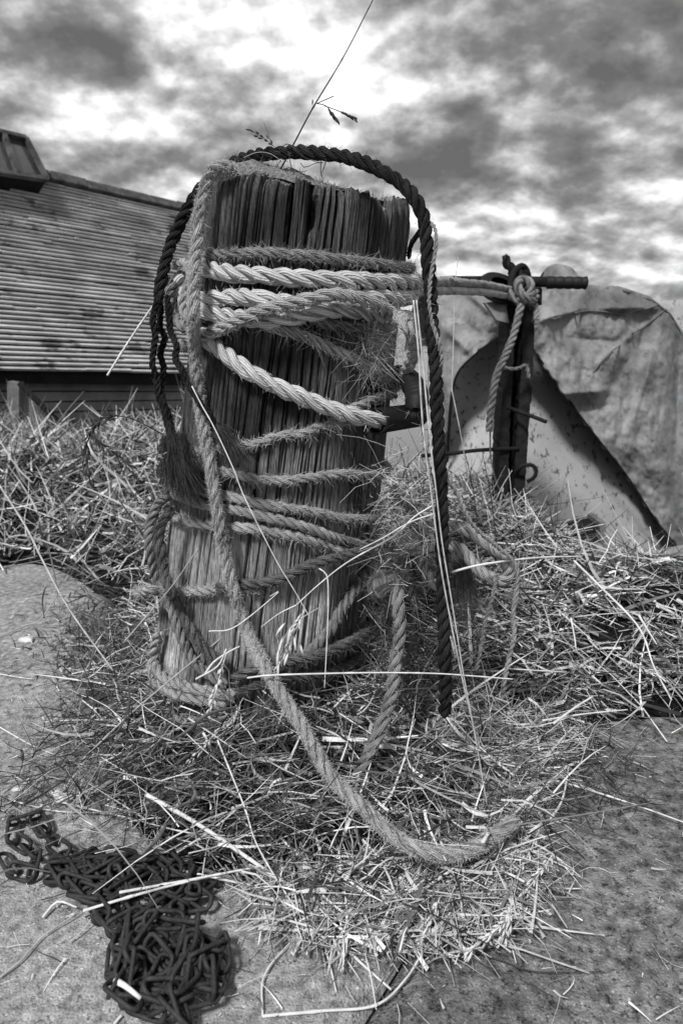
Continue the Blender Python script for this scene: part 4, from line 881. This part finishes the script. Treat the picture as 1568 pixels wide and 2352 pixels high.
hay('standing_grass', 'short upright grass stubble along the top of the banks', 2600, samp_bank(-2.4, 1.7, 1.2, 3.0, lambda px, py, X, Y, g: (H(X, Y) > .10) & ((px < 900) | (g.uniform(0, 1, len(X)) < .4))), -.01, .01, .03, .075, .0018, .0036, (.9, 1.5), 33, .5, frac=.3, cat='grass')
# heap round the foot of the post
HP = [(250, 1480), (330, 1380), (500, 1560), (760, 1560), (900, 1500), (1200, 1400), (1310, 1640), (1210, 1740), (1180, 1830), (1180, 1960), (1080, 2050), (940, 2090), (800, 2090), (640, 2040), (490, 1970), (340, 1910), (230, 1880), (220, 1780), (200, 1640)]
def heap(px, py, X, Y, g):
    s_ = g.normal(0, 28, (2, len(X)))
    return inpoly(px+s_[0], py+s_[1], HP) & clump(X*1.3, Y*1.3, g, 1.1) & (g.uniform(0, 1, len(X)) > .78*np.exp(-((px-700)/360)**2-((py-1710)/170)**2))
hsamp = samp_bank(-.9, .75, .6, 1.7, heap)
hay('hay_heap', 'tangled heap of dry hay lying round the foot of the post', 5600, hsamp, .0, .034, .035, .13, .0011, .0028, (-.25, .35), 34, .30, bend=.35)
hay('coarse_hay', 'coarser bright stems and bent leaves lying on top of the hay heap', 800, hsamp, .015, .04, .05, .16, .0016, .0036, (-.12, .3), 44, .62, bend=.28, frac=.45, seg=4)
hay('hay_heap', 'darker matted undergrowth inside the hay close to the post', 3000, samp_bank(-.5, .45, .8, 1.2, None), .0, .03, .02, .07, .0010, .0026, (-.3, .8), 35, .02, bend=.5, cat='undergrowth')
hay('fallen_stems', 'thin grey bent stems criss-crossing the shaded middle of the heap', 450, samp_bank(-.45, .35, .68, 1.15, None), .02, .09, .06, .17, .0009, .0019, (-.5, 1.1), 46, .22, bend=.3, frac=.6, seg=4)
fr = [(560, 2040), (700, 2020), (1200, 1950), (1240, 2030), (1190, 2110), (1090, 2170), (850, 2190), (640, 2150)]
hay('hay_fringe', 'bright loose straw fringe on the concrete at the front of the heap', 3200, samp_bank(-.5, .6, .55, 1.1, lambda px, py, X, Y, g: inpoly(px+g.normal(0, 22, len(X)), py+g.normal(0, 16, len(X)), fr)), .003, .02, .03, .10, .0013, .0032, (-.12, .18), 36, .75)
hay('hay_fringe', 'bright straw lying along the right margin of the heap', 2400, samp_bank(-.1, .9, .6, 1.4, lambda px, py, X, Y, g: inpoly(px+g.normal(0, 22, len(X)), py+g.normal(0, 22, len(X)), [(1110, 1700), (1240, 1690), (1330, 1710), (1240, 1790), (1210, 1890), (1180, 2030), (1100, 2030)])), .003, .03, .04, .13, .001, .0024, (-.15, .3), 37, .72)
hay('loose_straw', 'scattered short straws and chaff on the bare concrete', 1500, samp_bank(-1.3, 1.0, .45, 1.75, lambda px, py, X, Y, g: (g.uniform(0, 1, len(X)) < .25+.75*np.exp(-((px-700)/520)**2-((py-1850)/330)**2)) & (H(X, Y) < .03)), .002, .006, .008, .05, .0007, .0018, (-.03, .03), 38, .6)
hay('chaff', 'fine seed chaff sprinkled over the concrete beside the hay', 6000, samp_bank(-1.2, .9, .5, 1.7, lambda px, py, X, Y, g: (g.uniform(0, 1, len(X)) < np.exp(-((px-600)/520)**2-((py-1820)/260)**2)) & (H(X, Y) < .04)), .0015, .004, .003, .012, .0006, .0014, (-.05, .05), 39, .5, cat='chaff', seg=1)
# straw caught in the ropes on the right
g = np.random.default_rng(41); n = 500; px = g.normal(930, 36, n); py = g.normal(1190, 75, n); dd = g.normal(.985, .03, n)
P0 = np.array([P(a, b, c) for a, b, c in zip(px, py, dd)]); el = g.normal(0, .6, n); az = g.uniform(0, 6.28, n); Dd = np.stack([np.cos(el)*np.cos(az), np.cos(el)*np.sin(az), np.sin(el)], 1)
V_, q_, per = stems(P0, Dd, g.uniform(.01, .055, n), g.uniform(.0004, .0012, n), g.normal(size=(n, 3))*.4, 4, g, 3, .03); a_ = Acc(); a_.add(V_, q_, tone=np.repeat(tones(n, g, .5), per))
tag(a_.build('caught_straw', MT['straw']), 'nest of thin straw and fibres caught in the ropes right of the post', 'straw', kind='stuff')
n = 900; px = g.normal(870, 22, n); py = g.normal(800, 45, n); P0 = np.array([hit(a, b, g.uniform(.005, .03)) for a, b in zip(px, py)]); el = g.normal(-.3, .8, n); az = g.uniform(0, 6.28, n); Dd = np.stack([np.cos(el)*np.cos(az), np.cos(el)*np.sin(az), np.sin(el)], 1)
V_, q_, per = blades(P0, Dd, g.uniform(.01, .04, n), np.full(n, .0005), g.normal(size=(n, 3))*.7, 5, .4, rng=g); a_ = Acc(); a_.add(V_, q_)
tag(a_.build('loose_fibres', MT['fib_mid']), 'loose teased rope fibres hanging below the frayed knob', 'rope fibres', kind='stuff')
# mat of dark stuff between ropes and post foot on the right
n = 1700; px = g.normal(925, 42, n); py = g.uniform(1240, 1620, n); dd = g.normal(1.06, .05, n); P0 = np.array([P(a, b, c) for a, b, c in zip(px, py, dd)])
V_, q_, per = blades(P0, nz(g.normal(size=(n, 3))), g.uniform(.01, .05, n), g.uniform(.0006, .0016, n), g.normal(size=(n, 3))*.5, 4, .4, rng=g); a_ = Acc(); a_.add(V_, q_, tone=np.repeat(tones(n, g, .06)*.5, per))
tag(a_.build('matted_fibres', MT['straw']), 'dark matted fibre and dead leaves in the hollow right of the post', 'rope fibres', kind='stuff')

# ------------------------------------------------------------------ single stalks, blades and seed heads
def husk(a_, p, d, ln, wd, tone=.5):
    d = nz(np.asarray(d, float)); s_ = nz(np.cross(d, [.2, -1, .3])); u_ = np.cross(d, s_)
    prof = [(0, .1), (.25, .8), (.5, 1), (.75, .7), (1, .05)]; V_ = []
    for t_, w_ in prof: V_ += [p+d*ln*t_+(s_*math.cos(q)+u_*math.sin(q))*wd*w_ for q in (0, 2.1, 4.2)]
    a_.add(V_, [(i*3+j, i*3+(j+1) % 3, i*3+3+(j+1) % 3, i*3+3+j) for i in range(4) for j in range(3)], tone=tone)
def stalk(pts, w_, label, m='stalk', group=None, name='straw', cat='straw', heads=None, hm=None, hs=(.008, .0013), r_end=.6, sides=6):
    Q = [p if isinstance(p, np.ndarray) else (G(p[1], p[2], p[3]) if p[0] == 'g' else P(*p)) for p in pts]
    c = catmull(Q, .006); n = len(c); rr2 = w_*.5*np.linspace(1, r_end, n)
    if len(c) > 12:
        for k in range(8, n, max(10, n//4)): rr2[k] *= 1.35
    V_, q_, tr_, _ = tube_arrays(c, rr2, sides); a_ = Acc(); a_.add(V_, q_, tr_)
    if not heads:
        o = a_.build(name, MT[m]); o.data.transform(__import__('mathutils').Matrix.Translation(-Vector(c[0]))); o.location = c[0]; return tag(o, label, cat, group)
    root = empty(name, label, cat, tuple(c[0]), group); on(root, a_.build('stem', MT[m])); g_ = np.random.default_rng(int(abs(c[0][0])*1e4)+n)
    t, nn, bb = frames(c); a_ = Acc()
    lo, hi, cnt = heads
    for k in range(cnt):
        i = int((lo+(hi-lo)*k/max(1, cnt-1))*(n-1)); q = g_.uniform(0, 6.28); rad_ = nn[i]*math.cos(q)+bb[i]*math.sin(q)
        husk(a_, c[i]+rad_*g_.uniform(0, .003), t[i]*.9+rad_*g_.uniform(.15, .6)+np.array([0, 0, -.1]), hs[0]*g_.uniform(.7, 1.2), hs[1]*g_.uniform(.7, 1.2))
    on(root, a_.build('seed_head', MT[hm or m])); return root
D_ = .95
# tall stalk rising over the post
root = stalk([(632, 408, 1.02), (650, 378, 1.0), (680, 320, .97), (720, 245, .94), (790, 128, .92), (862, -12, .9)], .0026, 'long dark grass stalk rising slantwise from behind the arching rope into the sky', 'stalk_dark', name='tall_grass', cat='grass', heads=(.44, .46, 1), r_end=.5)
for pts, hd2 in (([(727, 238, .94), (745, 230, .94), (766, 221, .94)], None), ([(727, 238, .94), (740, 240, .94), (752, 246, .94), (764, 262, .94), (774, 273, .94)], (.5, 1, 12)), ([(745, 243, .94), (775, 254, .94), (800, 265, .94), (812, 270, .94)], (.55, 1, 14))):
    c = catmull([P(*p) for p in pts], .003); V_, q_, tr_, _ = tube_arrays(c, .0006, 5); a_ = Acc(); a_.add(V_, q_, tr_)
    t_, nn2, bb2 = frames(c)
    if hd2:
        for k in range(hd2[2]):
            i = int((hd2[0]+(hd2[1]-hd2[0])*k/(hd2[2]-1))*(len(c)-1)); q = random.uniform(0, 6.28); husk(a_, c[i], t_[i]+(nn2[i]*math.cos(q)+bb2[i]*math.sin(q))*.35+np.array([0, 0, -.3]), .009, .0016)
    on(root, a_.build('spikelet', MT['stalk_dark']))
stalk([(640, 350, .97), (628, 335, .96), (612, 322, .96), (592, 310, .96), (574, 297, .96)], .001, 'dark drooping seed head left of the tall stalk above the arching rope', 'stalk_dark', name='seed_head', cat='grass', heads=(.35, 1, 14), hs=(.008, .0013))
stalk([(625, 336, .96), (616, 308, .96), (606, 282, .96)], .0009, 'fine dark bristle standing up left of the tall stalk', 'stalk_dark')
stalk([(560, 362, .97), (590, 350, .96), (618, 352, .96), (640, 365, .95), (650, 372, .95)], .0009, 'thin pale tendril wound on the arch left of the tall stalk', 'stalk_mid')
for k, pp in enumerate([[(640, 345, .95), (660, 330, .95), (680, 345, .94), (700, 362, .94), (735, 375, .94)], [(664, 350, .94), (668, 380, .95), (676, 395, 1.0)], [(690, 375, .95), (700, 385, .95), (716, 378, .95), (735, 372, .95), (742, 374, .95)],
                        [(738, 370, .95), (736, 390, .97), (740, 408, 1.0)], [(749, 366, .95), (742, 390, .97), (734, 405, 1.0)], [(650, 390, .99), (668, 385, .98), (690, 395, .99), (705, 392, .99)], [(634, 392, 1.0), (640, 375, .98), (652, 366, .96), (660, 372, .96)]]):
    stalk(pp, .0013, ['curled dry tendril looping over the arch beside the tall stalk', 'short tendril dropping from the arch next to the tall stalk', 'curled leaf shred above the mossy post top', 'right prong of the dry sprig standing on the moss', 'left prong of the dry sprig standing on the moss', 'thin bent stem lying just above the moss', 'little dark hooked stem at the base of the tall stalk'][k], 'stalk_dark', name='dry_sprig', cat='sprig')
# stems beside the black rope
stalk([(949, 690, .90), (960, 802, .89), (967, 928, .885), (974, 1012, .88), (992, 1150, .88), (1008, 1275, .88), (1024, 1371, .88), (1045, 1480, .88), (1070, 1600, .885), (1100, 1720, .89)], .0030, 'left one of two long pale straw stems standing along the black hanging rope', 'stalk_tan')
stalk([(956, 690, .905), (972, 850, .89), (986, 1000, .875), (1000, 1120, .875), (1014, 1240, .875), (1030, 1340, .875), (1048, 1450, .875), (1064, 1550, .875), (1092, 1700, .88), (1118, 1850, .88)], .0026, 'right one of two long pale straw stems standing along the black hanging rope', 'stalk_tan')
stalk([(441, 887, .93), (463, 930, .925), (493, 984, .92), (535, 1074, .91), (562, 1143, .91), (632, 1283, .90), (674, 1353, .9), (713, 1421, .9)], .0018, 'thin straight straw slanting down across the ropes on the post front', 'stalk')
stalk([(568, 1557, .90), (623, 1551, .90), (750, 1547, .89), (878, 1545, .89), (1000, 1547, .885), (1090, 1553, .885), (1177, 1560, .885)], .0026, 'long bright level straw lying across the hay in front of the post foot')
stalk([(355, 697, 1.08), (300, 778, 1.04), (247, 862, 1.0)], .0028, 'pale straw sticking out down-left from the post before the cabin boat', r_end=1.1)
root = stalk([(374, 998, .97), (336, 977, .95), (294, 959, .94), (252, 957, .93), (221, 975, .93), (206, 1002, .93), (198, 1035, .93), (200, 1067, .93), (207, 1093, .93)], .0018, 'dark drooping seed head arching out left of the post before the pale bank', 'stalk_dark', name='seed_head', cat='grass', heads=(.4, 1, 60), hs=(.013, .0014))
stalk([(214, 985, .93), (222, 1010, .93), (252, 1034, .93), (286, 1060, .93), (319, 1096, .93)], .0012, 'lower dark branch of seeds beneath the drooping seed head', 'stalk_dark', name='seed_head', cat='grass', heads=(.1, 1, 40), hs=(.012, .0013))
stalk([(255, 1034, .95), (300, 1038, .96), (340, 1042, .97), (374, 1044, .98)], .0009, 'thin fine seed spray pointing at the frayed black fibres', 'stalk_mid', name='seed_head', cat='grass', heads=(.4, 1, 16), hs=(.009, .0012))
stalk([(280, 1040, 1.2), (312, 1035, 1.2), (372, 1046, 1.2)], .001, 'faint stem behind the fine seed spray', 'stalk_mid')
# ground straws
GRP = None
gs = [([('g', 338, 1826, .06), ('g', 456, 1894, .05), ('g', 596, 1989, .035), ('g', 756, 2099, .012), ('g', 816, 2143, .006)], .0062, 'thickest pale reed lying diagonally on the front of the hay heap'),
 ([('g', 275, 2050, .03), ('g', 430, 2022, .03), ('g', 596, 1990, .04)], .0036, 'pale straw reaching left over the chain from the thickest reed'),
 ([('g', 192, 2092, .022), ('g', 323, 2053, .03), ('g', 450, 2020, .03), ('g', 590, 1992, .035)], .0036, 'long pale straw under its twin reaching farther left over the chain'),
 ([('g', 266, 2253, .035), ('g', 290, 2266, .04), ('g', 323, 2293, .035)], .0068, 'short fat pale reed piece lying on the lower chain pile'),
 ([('g', 99, 2107, .004), ('g', 133, 2071, .008), ('g', 177, 2084, .010)], .0035, 'bent white straw touching the left edge of the chain'),
 ([('g', 0, 2245, .003), ('g', 50, 2205, .004), ('g', 100, 2150, .004), ('g', 160, 2110, .006), ('g', 180, 2090, .01)], .0024, 'curved thin grey straw leading from the chain to the left picture edge'),
 ([('g', 603, 2334, .003), ('g', 608, 2238, .006), ('g', 680, 2150, .006), ('g', 742, 2080, .02)], .0024, 'thin bent straw in the lower middle, kinked near the bottom'),
 ([('g', 603, 2334, .003), ('g', 740, 2322, .003), ('g', 862, 2309, .004), ('g', 930, 2250, .006), ('g', 977, 2176, .008)], .0034, 'long kinked straw running along the bottom to the joint in the concrete'),
 ([('g', 785, 2171, .01), ('g', 840, 2222, .006), ('g', 898, 2273, .004)], .0036, 'straight pale straw on the light concrete left of the joint'),
 ([('g', 742, 2157, .008), ('g', 757, 2215, .005), ('g', 772, 2278, .003)], .0030, 'short upright-looking straw pointing to the bottom middle'),
 ([('g', 1020, 2120, .012), ('g', 1117, 2152, .01), ('g', 1240, 2196, .006), ('g', 1352, 2235, .004)], .0030, 'pale straw lying on the dark concrete at the lower right'),
 ([('g', 1090, 2185, .003), ('g', 1160, 2210, .003), ('g', 1230, 2232, .003), ('g', 1380, 2232, .003)], .0018, 'thin dark stem below the pale straw at the lower right'),
 ([('g', 1198, 2037, .005), ('g', 1265, 2041, .004), ('g', 1333, 2041, .003)], .0026, 'level pale straw pointing right from the corner of the heap'),
 ([('g', 968, 2046, .03), ('g', 1100, 1950, .045), ('g', 1200, 1850, .05), ('g', 1300, 1762, .05)], .0036, 'long pale straw rising to the right over the front right of the heap'),
 ([('g', 1213, 1776, .03), ('g', 1330, 1808, .02), ('g', 1461, 1850, .012), ('g', 1600, 1900, .006)], .0034, 'long straw running to the right picture edge over bare concrete'),
 ([('g', 1195, 2010, .01), ('g', 1250, 1900, .02), ('g', 1289, 1840, .03), ('g', 1305, 1762, .04)], .0040, 'pale stiff stalk at the right margin of the heap'),
 ([('g', 860, 2160, .006), ('g', 980, 2143, .012), ('g', 1085, 2120, .01)], .0030, 'level pale straw in the front fringe near the joint'),
 ([('g', 910, 2190, .004), ('g', 975, 2172, .006), ('g', 1052, 2152, .006)], .0044, 'broad pale straw piece just below the front fringe'),
 ([('g', 640, 2120, .01), ('g', 720, 2040, .02), ('g', 770, 1920, .05), ('g', 815, 1850, .08)], .0026, 'pale straw crossing the thickest reed from lower left to upper right'),
 ([('g', 500, 1700, .10), ('g', 560, 1850, .07), ('g', 600, 1960, .05), ('g', 740, 2180, .006)], .0026, 'thin straw falling down the middle of the heap'),
 ([('g', 420, 2000, .02), ('g', 560, 2030, .02), ('g', 730, 2060, .02), ('g', 900, 2075, .012)], .0030, 'nearly level straw in the lower part of the heap'),
 ([('g', 130, 1840, .01), ('g', 300, 1880, .02), ('g', 450, 1915, .03), ('g', 620, 1920, .04)], .0026, 'long straw along the left front of the heap'),
 ([('g', 0, 1670, .004), ('g', 70, 1710, .004), ('g', 130, 1735, .006), ('g', 200, 1760, .02)], .0024, 'thin straw entering from the left edge level with the heap'),
 ([('g', 0, 1830, .003), ('g', 110, 1860, .004), ('g', 200, 1866, .006), ('g', 330, 1863, .02)], .0026, 'long thin straw near the left edge above the chain'),
 ([('g', 0, 1548, .003), ('g', 45, 1556, .003), ('g', 78, 1560, .003)], .0030, 'short straight straw lying by itself on the left concrete'),
 ([('g', 210, 1520, .03), ('g', 232, 1580, .02), ('g', 250, 1580, .02)], .0030, 'white crooked straw standing out at the left of the heap'),
 ([('g', 190, 1745, .03), ('g', 300, 1640, .08), ('g', 430, 1530, .14), ('g', 540, 1440, .2)], .0034, 'long grey straw leaning up to the right against the left of the post'),
 ([('g', 0, 1462, .004), ('g', 60, 1436, .01), ('g', 92, 1424, .02), ('g', 130, 1370, .05)], .0036, 'forked twig on the concrete at the left picture edge')]
for p_, w_, l_ in gs: stalk(p_, w_, l_, 'stalk' if 'grey' not in l_ and 'dark' not in l_ and 'twig' not in l_ else ('stalk_dark' if 'dark stem' in l_ else 'stalk_mid'))
more = [([(1037, 1314, .93), (1090, 1300, .93), (1165, 1288, .94), (1250, 1280, .98), (1335, 1278, 1.02)], .0036, 'bright level straw laid across the doubled rope loop'),
 ([(1317, 1288, 1.12), (1380, 1350, 1.06), (1465, 1440, 1.0), (1500, 1530, .96), (1541, 1608, .93)], .0038, 'long bright broken straw down the face of the right bank'),
 ([(1465, 1412, 1.0), (1485, 1445, .98), (1507, 1480, .97)], .0036, 'short pale straw end beside the broken straw on the right bank'),
 ([(1245, 1655, .97), (1340, 1640, .99), (1440, 1630, 1.0)], .0030, 'level straw low on the right bank'),
 ([(1270, 1662, .96), (1320, 1625, .98), (1360, 1600, 1.0)], .0040, 'short thick straw beside the level one low on the right bank'),
 ([(1310, 1420, 1.0), (1318, 1460, .99), (1322, 1492, .98)], .0030, 'upright cut stalk in the middle of the right bank'),
 ([(1170, 1536, .93), (1230, 1540, .94), (1300, 1544, .96)], .0022, 'fine level straw between the cord and the right bank'),
 ([(995, 1160, .9), (950, 1188, .9), (905, 1230, .9), (800, 1290, .9), (735, 1340, .9), (680, 1390, .9)], .0024, 'pale straw slanting from the black rope down-left over the shaggy rope'),
 ([(680, 1390, .9), (640, 1410, .91), (600, 1440, .92)], .002, 'short continuation straw low on the post front'),
 ([(996, 1180, .895), (940, 1200, .895), (880, 1235, .895), (826, 1262, .895)], .0022, 'second straw just below the slanting one at the black rope'),
 ([(733, 1306, .9), (752, 1330, .9), (752, 1440, .9), (745, 1580, .9)], .002, 'thin straw bent over at a knee in front of the post foot'),
 ([(470, 1550, .93), (492, 1520, .93), (530, 1495, .93), (550, 1485, .93)], .004, 'short bright reed piece at the left front of the post foot'),
 ([(450, 1560, .91), (500, 1530, .91), (520, 1490, .91)], .003, 'pale crossing straw near the post foot at left'),
 ([(285, 1475, 1.02), (350, 1400, 1.0), (400, 1340, .97), (455, 1260, .95)], .0026, 'stiff grey stem leaning on the left of the post'),
 ([(0, 1115, 1.3), (60, 1210, 1.2), (100, 1290, 1.1), (160, 1400, 1.05), (260, 1540, 1.0)], .0040, 'long grey reed slanting down the left bank in the foreground'),
 ([(480, 1450, .92), (540, 1440, .92), (640, 1360, .92), (620, 1370, .92)], .002, 'thin stem curled at the post front near the foot'),
 ([(1037, 900, 1.6), (1045, 660, 1.62), (1052, 590, 1.62)], .003, 'blurred grass stem standing before the boats, left of the bollard'),
 ([(1037, 895, 1.6), (1060, 1010, 1.6), (1075, 1100, 1.6), (1100, 1170, 1.6)], .003, 'blurred lower stem leaning before the boats, left of the bollard')]
for p_, w_, l_ in more: stalk(p_, w_, l_, 'stalk' if not any(q in l_ for q in ('grey', 'blurred')) else 'stalk_mid')
for k, (xx, yy, ln) in enumerate([(975, 1060, 200), (990, 1110, 160), (1005, 990, 250), (1080, 1120, 150), (1120, 1130, 170), (930, 1100, 150)]):
    stalk([(xx+20, yy+120, 1.35), (xx+5, yy, 1.33), (xx-12, yy-ln*.5, 1.32)], .0022, ['dark stem rising left of the two straw stems', 'second dark stem rising beside the straw stems', 'tall dark stem seen between post and black rope', 'dark stem before the pale hull near the crossbar', 'dark stem at the foot of the iron bollard', 'short dark stem against the right edge of the post'][k], 'stalk_dark', heads=(.6, 1, 6), hs=(.008, .0011), name='dark_stem', cat='grass')
# seed spray at front right
for k, (x0, y0, x1, y1) in enumerate([(1270, 1960, 1180, 2080), (1240, 1900, 1160, 2060), (1180, 2100, 1060, 2200), (1010, 2060, 960, 2170), (1000, 1930, 985, 2010), (1170, 2080, 1150, 2170), (880, 1840, 1010, 1940), (560, 1600, 470, 1760), (520, 1500, 480, 1640), (540, 1640, 400, 1780), (120, 1850, 270, 1640), (700, 1400, 640, 1530), (1400, 1500, 1530, 1560), (660, 1600, 620, 1700)]):
    zz_ = .04 if y0 > 1700 else .09
    stalk([('g', x0, y0, zz_), ('g', (x0+x1)/2+6, (y0+y1)/2-4, zz_*.8), ('g', x1, y1, max(.006, zz_*.35))] if y0 > 1550 else [(x0, y0, .92), ((x0+x1)/2, (y0+y1)/2, .91), (x1, y1, .91)], .0012,
          ['bright seed head at the right margin of the heap', 'seed head just left of the heap margin', 'bent seed head lying farthest out on the dark concrete', 'seed head pointing down in the front fringe', 'pale seed head below the furry rope', 'small seed head by the heap corner', 'woolly seed head lying along the furry rope', 'braided looking seed head left of the furry rope', 'seed head hanging before the left foot coils', 'long seed head sweeping left across the heap', 'seed head leaning on the left concrete edge', 'white husks dangling before the post foot', 'seed head in the right bank', 'seed head just under the furry rope'][k],
          'stalk', name='seed_head', cat='grass', heads=(.15, 1, 26), hs=(.010, .0016))
oat = empty('oat_spikelets', 'cluster of white oat husks dangling in front of the post foot', 'oat husks', tuple(P(665, 1430, .9)))
for (hx, hy, dx, dy) in [(668, 1440, -8, 40), (650, 1462, -12, 44), (640, 1490, -4, 46), (676, 1462, 4, 34), (662, 1500, -10, 30), (690, 1480, 6, 26), (655, 1430, -22, 30), (640, 1520, -2, 40)]:
    a_ = Acc(); c = P(hx, hy, .90); e_ = P(hx+dx, hy+dy, .90); husk(a_, c, e_-c, float(np.linalg.norm(e_-c)), .0024); on(oat, a_.build('husk', MT['stalk']))
c = catmull([P(735, 1395, .9), P(700, 1415, .9), P(668, 1440, .9), P(650, 1475, .9), P(640, 1520, .9)], .005); V_, q_, tr_, _ = tube_arrays(c, .0006, 5); a_ = Acc(); a_.add(V_, q_, tr_); on(oat, a_.build('stem', MT['stalk_mid']))
# more dark knotted rope low on the right
for k, (pp, l_) in enumerate([([(880, 1240), (925, 1262), (960, 1300), (950, 1345), (905, 1362), (872, 1340), (880, 1300), (925, 1285)], 'dark rope loop coiled low at the right of the post, over the big knot'),
    ([(985, 1225), (950, 1262), (935, 1320), (945, 1380), (940, 1450), (925, 1530)], 'dark shaggy rope hanging behind the grey hanging rope'),
    ([(900, 1120), (935, 1150), (962, 1190), (975, 1235), (965, 1275)], 'shaggy rope end curling down the right edge above the knots'),
    ([(1005, 1250), (975, 1285), (985, 1330), (1010, 1350)], 'short dark rope bight behind the black hanging rope')]):
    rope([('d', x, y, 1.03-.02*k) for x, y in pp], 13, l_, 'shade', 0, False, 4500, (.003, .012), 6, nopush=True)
# dark broad blades of living grass at the left
def blade(pts, w_, label):
    c = catmull([P(*p) for p in pts], .008); t, n_, b_ = frames(c); f = np.linspace(0, 1, len(c)); ww = w_*np.sin(np.pi*np.clip(f*.9+.1, 0, 1))**.6
    sd_ = nz(np.cross(t, [0.3, -1, .2])); nr = np.cross(t, sd_)
    V_ = np.stack([c-sd_*ww[:, None], c+nr*(ww*.35)[:, None], c+sd_*ww[:, None]], 1); a_ = Acc(); grid(a_, V_, back=nr.reshape(-1, 1, 3)*.0003); o = a_.build('grass_blade', MT['leaf']); return tag(o, label, 'grass', 'living grass blades at the foot of the post')
for k, pp in enumerate([[(102, 1420, 1.3), (98, 1380, 1.3), (105, 1350, 1.28), (118, 1343, 1.28)], [(295, 1660, .98), (298, 1600, .97), (290, 1540, .97)], [(240, 1700, .96), (270, 1680, .95), (292, 1640, .95), (297, 1590, .95)],
                        [(395, 1700, .9), (430, 1680, .9), (480, 1640, .9), (560, 1620, .92)], [(440, 1800, .88), (450, 1830, .86), (420, 1850, .86), (395, 1860, .86)], [(385, 1890, .85), (360, 1930, .84), (325, 1965, .84)],
                        [(250, 1475, 1.05), (240, 1440, 1.05), (215, 1400, 1.05)], [(200, 1560, 1.02), (215, 1500, 1.02), (240, 1450, 1.03)], [(330, 1500, 1.0), (300, 1520, 1.0), (270, 1560, .98)], [(110, 1250, 1.4), (128, 1330, 1.3), (135, 1390, 1.25)]]):
    blade(pp, .0026 if k in (3, 4, 5) else .0015, ['curled dark blade on the concrete at far left', 'upright dark blade left of the foot coils', 'sickle shaped dark blade left of the foot coils', 'broad grey blade in front of the foot coils', 'folded blade over the thickest reed', 'strap-like blade above the chain', 'short blade under the left bank', 'leaning blade between bank and heap', 'blade lying beside the foot coils', 'tall blade on the left bank slope'][k])
g = np.random.default_rng(77); a_ = Acc(); n = 1400; px = g.normal(260, 70, n); py = g.normal(1480, 60, n)
XYZ = np.array([G(a, b, 0.0) for a, b in zip(px, py)]); XYZ[:, 2] = hgt(XYZ[:, 0], XYZ[:, 1])
el = g.uniform(.2, 1.4, n); az = g.uniform(0, 6.28, n); Dd = np.stack([np.cos(el)*np.cos(az), np.cos(el)*np.sin(az), np.sin(el)], 1)
V_, q_, per = blades(XYZ, Dd, g.uniform(.02, .07, n), g.uniform(.002, .0045, n), g.normal(size=(n, 3))*.3+np.array([0, 0, -.3]), 5, .1, rng=g); a_.add(V_, q_)
tag(a_.build('weeds', MT['leaf']), 'low dark weeds growing between the left bank and the post', 'weeds', kind='stuff')
# stones
for k, (x, y, r_) in enumerate([(145, 1833, .011), (130, 1822, .007), (40, 1812, .006), (258, 1712, .006), (62, 1470, .012), (170, 1850, .005)]):
    g = np.random.default_rng(k); a_ = Acc(); m_, n_ = 7, 10; V_ = []
    c = G(x, y, r_*.35)
    for i in range(m_):
        for j in range(n_):
            ph, t_ = math.pi*(i+.01)/(m_-1+.02), 2*math.pi*j/n_; V_.append(np.array([math.sin(ph)*math.cos(t_)*r_*1.4, math.sin(ph)*math.sin(t_)*r_, math.cos(ph)*r_*.6])*(1+.18*math.sin(3*t_+k)*math.sin(ph)))
    a_.add(V_, [(i*n_+j, i*n_+(j+1) % n_, i*n_+n_+(j+1) % n_, i*n_+n_+j) for i in range(m_-1) for j in range(n_)])
    o = a_.build('stone', MT['rope_pale'] if False else MT['stalk'], smooth=False); o.location = c
    tag(o, ['largest pale stone chip above the chain at left', 'pale chip touching the largest stone', 'tiny pale stone near the left picture edge', 'pale stone inside the left hay', 'pale lump on the concrete under the left bank', 'small chip below the largest stone'][k], 'stone')
